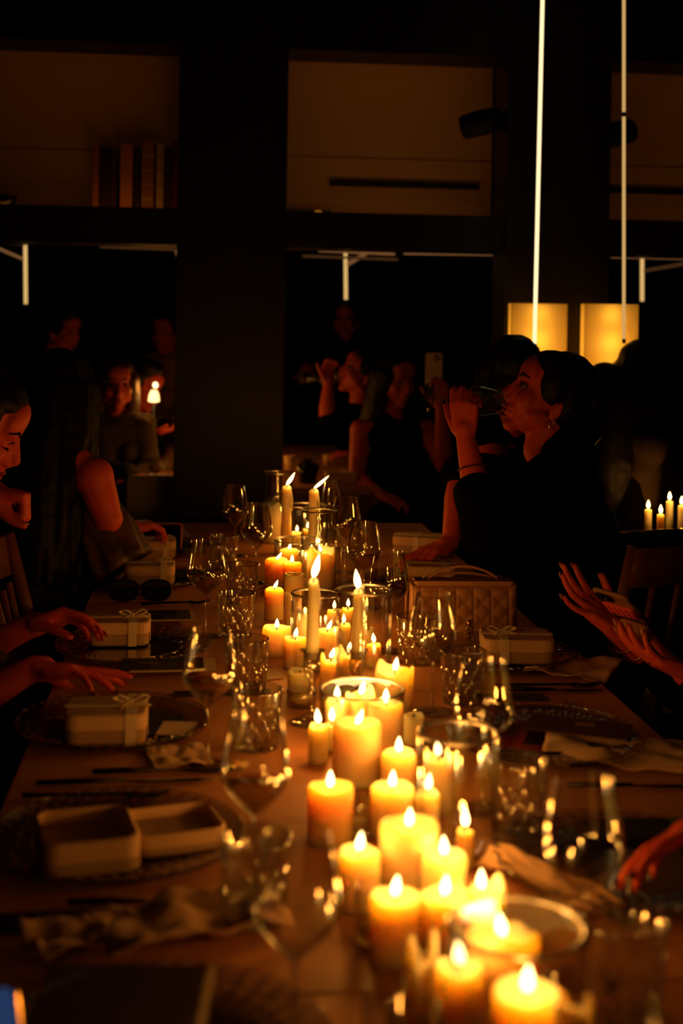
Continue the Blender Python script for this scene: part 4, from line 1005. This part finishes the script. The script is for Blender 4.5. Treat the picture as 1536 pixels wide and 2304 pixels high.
# hands with the phone on the right, their owner beyond the right edge
t9, P9, M9, o9 = person('person at the right edge in black holding a phone in both hands', V(1.10, 2.52, .55), V(1.03, 2.52, 1.10), (-1, .0), (V(.98, 2.52, 1.27), V(-.9, -.05, -.25), U0),
    [(V(.98, 2.70, 1.02), W(1600, 1600, 2.72), W(1398, 1428, 2.62), H_((-.72, .25, .62), (.75, -.55, .35), (.5, -.1, .7), ((.05, .12, .1), (.02, .2, .2), (.0, .35, .25), (-.1, .3, .3)), spread=(.42, .16, -.05, -.42), thumb=(.5, .3, .1), s=.92)),
     (V(.98, 2.32, 1.02), W(1700, 1640, 2.36), W(1566, 1528, 2.42), H_((-.90, .10, .36), (.3, .2, .9), (0, 1, .3), ((.2, .25, .2), (.25, .3, .2), (.3, .35, .2), (.35, .4, .3)), thumb=(.6, .4, .2), s=.92))],
    sleeves=(.82, .92), hair=('long', HAIRB), voxel=.0042, nails=NAILP)
for fr, m_, rr in ((.06, GOLD, .030), (.16, GOLD, .032)):
    wq, eq = W(1398, 1428, 2.62), W(1600, 1600, 2.72); q = wq.lerp(eq, fr); ax = (eq - wq).normalized(); e1 = ax.orthogonal().normalized(); e2 = ax.cross(e1)
    MB().tube([q - o9 + (e1 * math.cos(a) + e2 * math.sin(a)) * rr for a in [2 * math.pi * i / 24 for i in range(25)]], .0020, 6).build('bracelet', m_, t9)
q = W(1462, 1480, 2.44)
MB().tube([q - o9 + (V(.3, .2, .9) * math.cos(a) + V(0, 1, -.2) * math.sin(a)) * .0115 for a in [2 * math.pi * i / 14 for i in range(15)]], .0018, 6).build('finger_ring', GOLD, t9)
L9 = V(.058, .088, -.060).normalized(); S9 = V(.045, -.042, -.004); S9 = (S9 - L9 * S9.dot(L9)).normalized(); N9 = L9.cross(S9); R9 = Matrix((S9, L9, N9)).transposed()
p = W(1396, 1362, 2.50); t = thing('phone', 'phone with a pink grip held in both hands at the right', 'phone', p, 0)
MB().rbox((0, 0, 0), (.072, .135, .008), .010, rot=R9).build('case', mat('amber_case', (.30, .17, .07), .3, .5), t, smooth=False)
MB().rbox(R9 @ V(0, 0, -.0045), (.066, .128, .001), .008, rot=R9).build('screen', SCREEN, t, smooth=False)
cm = MB().rbox(R9 @ V(-.014, -.045, .0055), (.032, .034, .003), .007, rot=R9)
cm.build('camera_plate', BLACKM, t, smooth=False)
for dx, dy in ((-.021, -.052), (-.021, -.038), (-.008, -.045)): MB().lathe([(0, 0), (.0062, 0), (.0062, .0025), (.0045, .003), (0, .002)], 16, R9 @ V(dx, dy, .007), R9).build('camera_lens', SCREEN, t)
PINK = mat('pink_silicone', (.75, .10, .10), .45)
MB().rbox(R9 @ V(0, .012, .0065), (.064, .050, .005), .006, rot=R9).build('grip', PINK, t, smooth=False)
for i in range(5):
    for j in range(4): MB().ball(R9 @ V(-.024 + .012 * i, -.004 + .011 * j, .0095), (.0038, .0038, .002), R9, 8, 5).build('grip_stud', PINK, t)
p = W(1430, 1418, 2.47); t = thing('compact', 'small pale rounded case held below the pink-gripped phone', 'case', p, 0)
MB().rbox((0, 0, 0), (.058, .05, .020), .012, rot=R9).build('case_body', mat('blush_case', (.62, .30, .20), .45), t, smooth=False)
MB().rbox(R9 @ V(0, 0, .0105), (.054, .046, .002), .011, rot=R9).build('lid', mat('blush_case', (.62, .30, .20), .45), t, smooth=False)
# hand at the lower right edge
person('person at the lower right edge, black-nailed fingers on the table', V(1.12, 1.42, .55), V(1.05, 1.42, 1.10), (-1, .0), (V(1.0, 1.42, 1.28), V(-.95, .1, -.2), U0),
    [(V(1.0, 1.60, 1.02), V(.90, 1.62, .83), W(1690, 1830, 1.46), H_((-.93, -.10, -.22), (0, -.3, -1), (0, -1, 0), ((.15, .25, .2), (.2, .3, .2), (.35, .4, .2), (.4, .5, .3)), spread=(.25, .0, -.1, -.2))),
     (V(1.0, 1.22, 1.02), V(.98, 1.15, .80), V(.78, 1.20, .80), H_((-.9, .2, -.05), (0, 0, -1), (0, 1, 0), REST))], sleeves=(.95, .95), hair=('long', HAIRB), voxel=.0048, nails=NAILB)
# guests against the lamps
person('guest in an olive dress in front of the right lampshade, seen from behind', V(.90, 4.54, .55), W(1372, 985, 4.50), (.35, .9), (W(1362, 896, 4.50), V(.3, .9, .1), U0),
    [(W(1338, 1040, 4.58), W(1352, 1180, 4.56), W(1330, 1195, 4.72), H_((0, 1, 0), (0, 0, -1), (1, 0, 0), REST)), (W(1425, 1030, 4.62), W(1450, 1150, 4.60), W(1430, 1195, 4.74), H_((0, 1, 0), (0, 0, -1), (-1, 0, 0), REST))],
    top=GREENC, knees=[V(.86, 4.72, .55), V(1.0, 4.70, .55)], sleeves=(.9, .9), hair=('long', HAIRB), collar=True, voxel=.008, tw=2.2)
person('dark-haired guest at the right edge of the right lampshade', V(1.24, 4.46, .60), W(1452, 985, 4.60), (.3, .9), (W(1440, 845, 4.60), V(.3, .95, .0), U0),
    [(W(1400, 1040, 4.48), W(1420, 1180, 4.4), W(1390, 1195, 4.5), H_((-1, 0, 0), (0, 0, -1), (0, 1, 0), REST)), (W(1500, 1040, 4.72), W(1510, 1180, 4.7), W(1440, 1195, 4.8), H_((-1, 0, 0), (0, 0, -1), (0, -1, 0), REST))],
    sleeves=(1, 1), hair=('long', HAIRB), collar=True, voxel=.008, knees=[V(1.18, 4.70, .58), V(1.33, 4.68, .58)])

# ------------------------------------------------------------------ chairs
def chair(label, x, y, ang, wood=WOODC, group='wooden dining chairs', name='dining_chair'):
    t = thing(name, label, 'chair', (x, y, 0), ang, group)          # local +Y is where the sitter faces
    bevel(MB().rbox((0, 0, .445), (.42, .42, .03), .04).build('seat', wood, t, smooth=False), .004, 1)
    for s in (-1, 1):
        MB().tube([(s * .17, .17, .43), (s * .18, .19, 0)], [.019, .013], 10).build('leg', wood, t)
        MB().tube([(s * .18, -.25, 0), (s * .175, -.19, .44), (s * .185, -.22, .70), (s * .19, -.27, .90)], [.014, .019, .018, .014], 10).build('leg', wood, t)
        MB().tube([(s * .18, .18, .2), (s * .178, -.22, .2)], .009, 8).build('stretcher', wood, t)
    for k in (-1, 0, 1): MB().tube([(k * .09, -.195, .455), (k * .095, -.225, .66), (k * .098, -.255, .80)], .008, 8).build('back_rod', wood, t)
    vs = []; fs = []
    for i in range(13):
        x_ = -.195 + .39 * i / 12; b = .035 * (1 - (x_ / .2) ** 2)
        for (dy, dz) in ((-.010, -.045), (.010, -.045), (.012, .045), (-.008, .05)): vs.append((x_, -.27 - b + dy - dz * .2, .85 + dz))
    for i in range(12):
        for k in range(4): fs.append((i * 4 + k, i * 4 + (k + 1) % 4, i * 4 + 4 + (k + 1) % 4, i * 4 + 4 + k))
    fs += [(3, 2, 1, 0), (48, 49, 50, 51)]
    MB().add(vs, fs).build('top_rail', wood, t); return t
CL, CR = RA - math.pi / 2, RA + math.pi / 2
chair('empty wooden chair pushed up to the left side of the table', -.50, 3.03, CL)
chair('wooden chair under the woman resting her chin on her fist', -1.12, 2.80, CL)
chair('wooden chair under the person with red nails', -1.26, 2.28, CL)
chair('wooden chair under the long-haired woman in brocade', -.90, 3.44, CL + .45)
chair('red-brown wooden chair under the drinking woman, its back right of the phone hands', .68, 3.46, .65)
chair('wooden chair of the person holding the phone', 1.16, 2.52, CR)
chair('wooden chair of the person at the lower right', 1.20, 1.42, CR)
def stool(label, x, y):
    t = thing('stool', label, 'stool', (x, y, 0), 0)
    MB().lathe([(0, .42), (.15, .42), (.165, .435), (.155, .458), (0, .46)], 28).build('seat', BLACKC, t)
    for k in range(4): a = .785 + k * math.pi / 2; MB().tube([(.11 * math.cos(a), .11 * math.sin(a), .425), (.15 * math.cos(a), .15 * math.sin(a), 0)], .011, 8).build('leg', WOODC, t)
stool('low stool under the guest in the olive dress', .90, 4.54)
stool('low stool under the guest beside the right lampshade', 1.24, 4.46)
# armchair with round dark back and steel rim
c = W(1444, 1196, 3.98)
t = thing('armchair', 'dark armchair with a rounded back and steel rim at the right', 'chair', (c.x + .05, c.y + .12, 0), RA + .2)
arc = [(.185 * math.cos(a), -.18 * abs(math.sin(a)) ** .8 * (1 if math.sin(a) > 0 else -1), 0) for a in [math.pi * i / 14 for i in range(15)]]
vs = []; fs = []
for i, (x, y, _) in enumerate(arc):
    k = math.sin(math.pi * i / 14); hh = .040 + .030 * k
    for (s_, dz) in ((1.0, -hh), (1.07, 0), (1.0, hh * .8), (.86, hh * .75), (.84, 0), (.86, -hh)): vs.append((x * s_, y * s_, .765 + dz))
for i in range(14):
    for k in range(6): fs.append((i * 6 + k, i * 6 + (k + 1) % 6, i * 6 + 6 + (k + 1) % 6, i * 6 + 6 + k))
fs += [(5, 4, 3, 2, 1, 0), tuple(14 * 6 + k for k in range(6))]
MB().add(vs, fs).build('backrest', BLACKC, t)
MB().tube([(x * 1.0, y * 1.0, .765 + (.040 + .030 * math.sin(math.pi * i / 14)) * .85) for i, (x, y, _) in enumerate(arc)], .006, 8).build('rim', STEEL, t)
MB().lathe([(0, .42), (.18, .42), (.2, .45), (.18, .48), (0, .49)], 28).build('seat', BLACKC, t)
for a in (.8, 2.35, 3.9, 5.5): MB().tube([(.15 * math.cos(a), .15 * math.sin(a), .43), (.19 * math.cos(a), .19 * math.sin(a), 0)], .01, 8).build('leg', STEEL, t)
for s in (-1, 1): MB().tube([(s * .15, 0, .45), (s * .165, 0, .75)], .008, 8).build('arm_post', STEEL, t)
# bentwood chair of the woman facing the back wall
t = thing('bentwood_chair', 'bentwood chair with a thin curved back edge right behind the drinking woman', 'chair', (.60, 4.03, 0), 0)
o_ = V(.60, 4.03, 0); BW = mat('pale_bentwood', (.40, .22, .10), .4)
pts = [W(1228, 1200, 3.80), W(1226, 1100, 3.80), W(1234, 1000, 3.79), W(1252, 968, 3.78), W(1278, 966, 3.78), W(1300, 985, 3.78), W(1318, 1025, 3.78), W(1334, 1070, 3.78), W(1347, 1118, 3.80), W(1352, 1200, 3.82)]
MB().tube([V(.03, -.17, 0), V(.02, -.19, .45)] + [q - o_ for q in pts] + [V(.15, -.17, .45), V(.16, -.17, 0)], .010, 10).build('back_frame', BW, t)
MB().lathe([(0, .43), (.19, .43), (.2, .442), (.19, .455), (0, .455)], 28).build('seat', WOODC, t)
for dx, dy in ((-.13, .13), (.13, .13), (-.15, -.12)): MB().tube([(dx, dy, .44), (dx * 1.15, dy * 1.15, 0)], .011, 8).build('leg', BW, t)
# ------------------------------------------------------------------ the party seen through the mirror bays
tb = MB().box((0, 0, .735), (1.007, 2.0, .03))
c = R(.245, 6.45, 0); t = thing('dining_table', 'pale table continuing beyond the middle mirror bay', 'table', c, RA)
bevel(tb.build('table_top', TABLETOP, t, smooth=False), .004, 1)
for sx in (-1, 1):
    for sy in (-1, 1): MB().box((sx * .44, sy * .94, .36), (.05, .05, .72)).build('leg', WOODC, t, smooth=False)
MB().box((0, -.95, .60), (1.0, .006, .26)).build('cloth_drop', CLOTH, t, smooth=False)
for i, (x, y, hh) in enumerate(((.10, 5.56, .14), (.02, 5.74, .10), (.14, 5.98, .16), (.05, 6.25, .12), (.12, 6.65, .15))):  # unseen candles, added to light the guests in the mirror bays
    q = R(x, y, .7502); t = thing('pillar_candle', ('nearest', 'second', 'third', 'fourth', 'farthest')[i] + ' unseen candle added for light on the far table behind the dark pilaster', 'candle', q)
    MB().lathe([(0, 0), (.03, 0), (.03, hh - .002), (.026, hh), (.012, hh - .008), (0, hh - .009)], 24).build('wax', WAX, t)
    MB().tube([(0, 0, hh - .01), (0, 0, hh + .002)], .0012, 5).build('wick', WICK, t); flame(t, (0, 0, hh), .028, (0, 0), .0058, 3.2)
def beyond_person(label, head, F, neckpx, Y, arms, top, hair, pelz=.56, fb=None, sl=(1, 1), stand=False, skin=SKIN2, pdx=0, knees=None, bare=False):
    Hh = W(head[0], head[1], Y); nk = W(neckpx[0], neckpx[1], Y); fb = fb or (F[0], F[1])
    pel = V(nk.x + pdx, Y + .04, pelz)
    A = [(W(*s), W(*e), W(*w_), H_(*h)) for s, e, w_, h in arms]
    return person(label, pel, nk, fb, (Hh, V(*F), U0), A, top=top, sleeves=sl, hair=hair, voxel=.008, nails=None, stand=stand, skin=skin, knees=knees, bare_top=bare)
beyond_person('long-haired woman in a dark dress raising a phone in the middle mirror bay', (890, 850), (.50, -.80, -.18), (885, 950), 5.85,
    [((812, 968, 5.82), (802, 1075, 5.72), (850, 1112, 5.50), ((.6, -.6, -.1), (0, 0, -1), (1, 0, 0), REST)), ((958, 968, 5.86), (1000, 1050, 5.70), (992, 920, 5.52), ((-.05, .0, 1), (-.1, 1, 0), (-1, 0, 0), ((.5, .7, .4),) * 4))],
    BLACKC, ('long', HAIRB), .58, (.3, -.9), (.0, .0), pdx=.08, knees=[W(862, 1165, 5.42), W(940, 1165, 5.45)], bare=True)
p = W(976, 832, 5.56); t = thing('phone', 'beige phone with three lenses held up in the middle mirror bay', 'phone', p, .05)
RX = Matrix.Rotation(math.radians(90), 3, 'X')
MB().rbox((0, 0, 0), (.070, .142, .009), .010, rot=RX).build('case', mat('cream_case', (.75, .58, .30), .4), t, smooth=False)
MB().rbox((-.0, .0052, 0), (.064, .136, .001), .008, rot=RX).build('screen', SCREEN, t, smooth=False)
for dx, dz in ((.008, .055), (.022, .047), (.008, .039)): MB().lathe([(0, 0), (.0068, 0), (.0068, .003), (0, .002)], 14, (dx, -.0045, dz), RX).build('camera_lens', BLACKM, t)
t6m, P6m, _, _ = beyond_person('dark-haired person drinking from a glass in the middle mirror bay', (816, 838), (-.85, -.25, .30), (835, 905), 6.35,
    [((800, 935, 6.2), (735, 945, 6.1), (738, 865, 6.12), ((.0, .1, 1), (.5, -.8, 0), (-1, 0, 0), GRIP)), ((860, 930, 6.5), (860, 1000, 6.5), (800, 1020, 6.4), ((-1, 0, 0), (0, 0, -1), (0, 1, 0), REST))], BLACKC, ('bun', HAIRB), .6, (-1, -.1), (.45, 1), pdx=.26)
mo = P6m(0, .105, -.062); ax = V(.93, -.2, .05).normalized()
wine_glass('blurred wine glass at the lips of the person in the middle mirror bay', 0, 0, 0, loc=mo - ax * .197, rot=ax.to_track_quat('Z', 'Y'), group='wine glasses in the hands of drinking women')
beyond_person('person in black holding up a small camera in the middle mirror bay', (692, 850), (.15, -.98, 0), (690, 915), 8.0,
    [((655, 935, 7.95), (650, 960, 7.7), (672, 868, 7.72), ((.4, .1, 1), (.3, 1, 0), (1, 0, 0), GRIP)), ((730, 935, 7.95), (728, 960, 7.7), (706, 868, 7.72), ((-.4, .1, 1), (-.3, 1, 0), (-1, 0, 0), GRIP))], BLACKC, ('short', HAIRB), .6)
p = W(690, 852, 7.70); t = thing('camera', 'small black camera held up in the middle mirror bay', 'camera', p)
bevel(MB().box((0, 0, 0), (.11, .05, .07)).build('camera_body', BLACKM, t, smooth=False), .006)
MB().lathe([(0, 0), (.028, 0), (.030, .04), (.024, .042), (0, .035)], 24, (0, -.025, 0), Matrix.Rotation(math.radians(90), 3, 'X')).build('lens', SCREEN, t)
beyond_person('guest standing far back with a faint reddish face in the middle mirror bay', (778, 718), (-.2, -.95, 0), (782, 768), 8.5,
    [((745, 790, 8.5), (742, 880, 8.5), (770, 930, 8.3), ((.5, -.4, 0), (0, 0, -1), (1, 0, 0), REST)), ((818, 790, 8.5), (822, 880, 8.5), (790, 930, 8.3), ((-.5, -.4, 0), (0, 0, -1), (-1, 0, 0), REST))], BLACKC, ('short', HAIRB), .86, stand=True)
beyond_person('long brown-haired woman in a grey jacket facing the room in the left mirror bay', (262, 862), (.28, -.95, -.08), (262, 940), 5.95,
    [((210, 965, 5.95), (222, 1060, 5.85), (285, 1070, 5.65), ((.8, -.4, 0), (0, 0, -1), (0, 1, 0), REST)), ((318, 965, 5.95), (332, 1060, 5.85), (300, 1080, 5.65), ((-.8, -.4, 0), (0, 0, -1), (0, 1, 0), REST))], GREYC, ('long', HAIRR), .58, (.2, -1))
beyond_person('standing guest in profile with a red-lit face in the left mirror bay', (140, 742), (.86, -.35, -.2), (132, 805), 7.2,
    [((110, 830, 7.1), (115, 920, 7.1), (155, 940, 6.9), ((.8, -.2, 0), (0, 0, -1), (0, 1, 0), REST)), ((170, 830, 7.3), (175, 920, 7.3), (180, 940, 7.1), ((.8, -.2, 0), (0, 0, -1), (0, -1, 0), REST))], BLACKC, ('short', HAIRB), .80, stand=True)
beyond_person('man bending towards the small glowing lamp in the left mirror bay', (322, 866), (.80, -.45, -.35), (296, 925), 6.5,
    [((270, 955, 6.4), (300, 1030, 6.3), (345, 975, 6.2), ((.9, -.1, .2), (0, 0, 1), (0, -1, 0), REST)), ((315, 950, 6.6), (350, 1010, 6.5), (370, 965, 6.4), ((.9, 0, .3), (0, 0, -1), (0, 1, 0), REST))], BLACKC, ('short', HAIRB), .58, (.8, -.3), pdx=-.2)
beyond_person('guest in a pale brown dress at the right side of the left mirror bay', (372, 748), (-.25, -.93, 0), (374, 805), 8.0,
    [((350, 825, 8), (346, 900, 8), (360, 950, 7.8), ((.3, -.5, 0), (0, 0, -1), (1, 0, 0), REST)), ((402, 825, 8), (408, 900, 8), (395, 950, 7.8), ((-.3, -.5, 0), (0, 0, -1), (-1, 0, 0), REST))], mat('fawn_dress', (.34, .20, .10), .8), ('bun', HAIRB), .86, stand=True)
# far left tables, lamp, box chair
for i, (px, Y) in enumerate(((352, 5.75), (385, 5.8), (392, 6.05), (330, 6.2))):
    q = W(px, 742 + 1950 / Y, Y); q.z = .7502
    t = thing('drinking_glass', ('leftmost', 'second from right', 'rightmost', 'farthest')[i] + ' small glass on the pale table in the left mirror bay', 'glass', q, 0, 'small glasses in the left mirror bay')
    MB().lathe([(0, 0), (.028, 0), (.034, .09), (.032, .09), (.026, .006), (0, .006)], 24).build('glass_body', GLASS, t); MB().lathe([(0, .0065), (.0255, .0065), (.029, .05), (0, .05)], 20).build('drink', WINE, t)
p = W(346, 905, 6.1); t = thing('table_lamp', 'small brightly glowing lamp in the left mirror bay', 'lamp', (p.x, p.y, .7502)); zt = p.z - .7502
MB().lathe([(0, 0), (.045, 0), (.045, .008), (.006, .012), (.006, zt), (0, zt)], 20).build('stem', BLACKM, t)
MB().lathe([(.008, zt), (.026, zt + .004), (.022, zt + .035), (.013, zt + .055), (0, zt + .055)], 20).build('shade', emis('lamp_glow', (1, .60, .20), 3.2), t)
MB().ball((.006, 0, zt + .078), (.012, .012, .014)).build('finial_bulb', emis('lamp_glow_2', (1, .72, .34), 3.6), t)
l_ = lamp('lamp_bulb', (.02, -.05, zt + .06), 1.0, WARM, .03, kind='POINT'); l_.parent = t
c = W(352, 1140, 5.25); t = thing('upholstered_chair', 'pale olive upholstered chair back low in the left mirror bay', 'chair', (c.x, 5.37, 0), RA)
bevel(MB().box((0, -.16, .64), (.26, .05, .36)).build('backrest', BEIGEC, t, smooth=False), .015, 3)
bevel(MB().box((.0, .02, .45), (.34, .36, .06)).build('seat', BEIGEC, t, smooth=False), .015, 3)
for sx in (-1, 1):
    for sy in (-1, 1): MB().tube([(sx * .14, sy * .14, .43), (sx * .15, sy * .16, 0)], .012, 8).build('leg', BLACKM, t)
t = thing('box_bag', 'flat dark red bag on the pale chair in the left mirror bay', 'bag', W(375, 1080, 5.36), RA); 
bevel(MB().box((0, 0, 0), (.16, .10, .045)).build('bag_body', mat('dark_red_leather', (.16, .02, .012), .5), t, smooth=False), .01, 3)
MB().tube([(-.05, 0, .02), (-.03, 0, .045), (.03, 0, .045), (.05, 0, .02)], .003, 6).build('handle', BLACKM, t)
# vase of greenery, cup and boxes on the table beyond
c = W(692, 1090, 5.64); t = thing('potted_plant', 'dark leafy plant in a pot at the left of the middle mirror bay', 'plant', (c.x, c.y, .7502))
MB().lathe([(0, 0), (.035, 0), (.048, .075), (.043, .075), (.033, .01), (0, .01)], 24).build('pot', BLACKM, t)
MB().lathe([(0, .066), (.042, .066), (0, .069)], 24).build('soil', BLACKC, t)
rl = random.Random(9); LEAF = mat('leaf_green', (.10, .13, .035), .35, .6)
for i in range(36):
    a = rl.random() * 6.28; L = rl.uniform(.05, .10); d = V(math.cos(a), math.sin(a), 0); s_ = V(-d.y, d.x, 0); z0 = .068; vs = []; fs = []; upv = rl.uniform(.5, 1.6)
    for j in range(7):
        u = j / 6; wv = .011 * math.sin(math.pi * min(1, u * .93 + .07)); c_ = d * L * u * .8 + V(0, 0, z0 + L * upv * u - L * .8 * u * u); vs += [c_ - s_ * wv, c_ + V(0, 0, -.002), c_ + s_ * wv]
    for j in range(6): fs += [(3 * j, 3 * j + 1, 3 * j + 4, 3 * j + 3), (3 * j + 1, 3 * j + 2, 3 * j + 5, 3 * j + 4)]
    MB().add(vs, fs).build('leaf', LEAF, t)
for px, py, wd, hh, l in ((652, 962, .05, .08, 'white cup at the left edge of the middle mirror bay'), (735, 1000, .04, .05, 'small pale cup farther back on the table in the middle mirror bay')):
    Y = 6.0 if px < 700 else 6.4; q = W(px, py, Y); q.z = .7502
    t = thing('cup', l, 'cup', q); MB().lathe([(0, 0), (wd * .35, 0), (wd * .5, hh), (wd * .46, hh), (wd * .32, .006), (0, .006)], 24).build('cup_body', BOXW, t)
    MB().tube([(wd * .45, 0, hh * .8), (wd * .8, 0, hh * .7), (wd * .75, 0, hh * .35), (wd * .42, 0, hh * .25)], .004, 6).build('handle', BOXW, t)
q = W(768, 1090, 5.55); gx = T(766, 1085, .7502)
t = thing('gift_box', 'pale gift box on the table in the middle mirror bay', 'box', (gx.x, gx.y, .7502), RA + .1)
MB().rbox((0, 0, .022), (.13, .11, .044), .018).build('lid', BOXW, t, smooth=False); MB().box((.02, 0, .0448), (.016, .112, .0014)).build('ribbon', RIBBON, t, smooth=False)
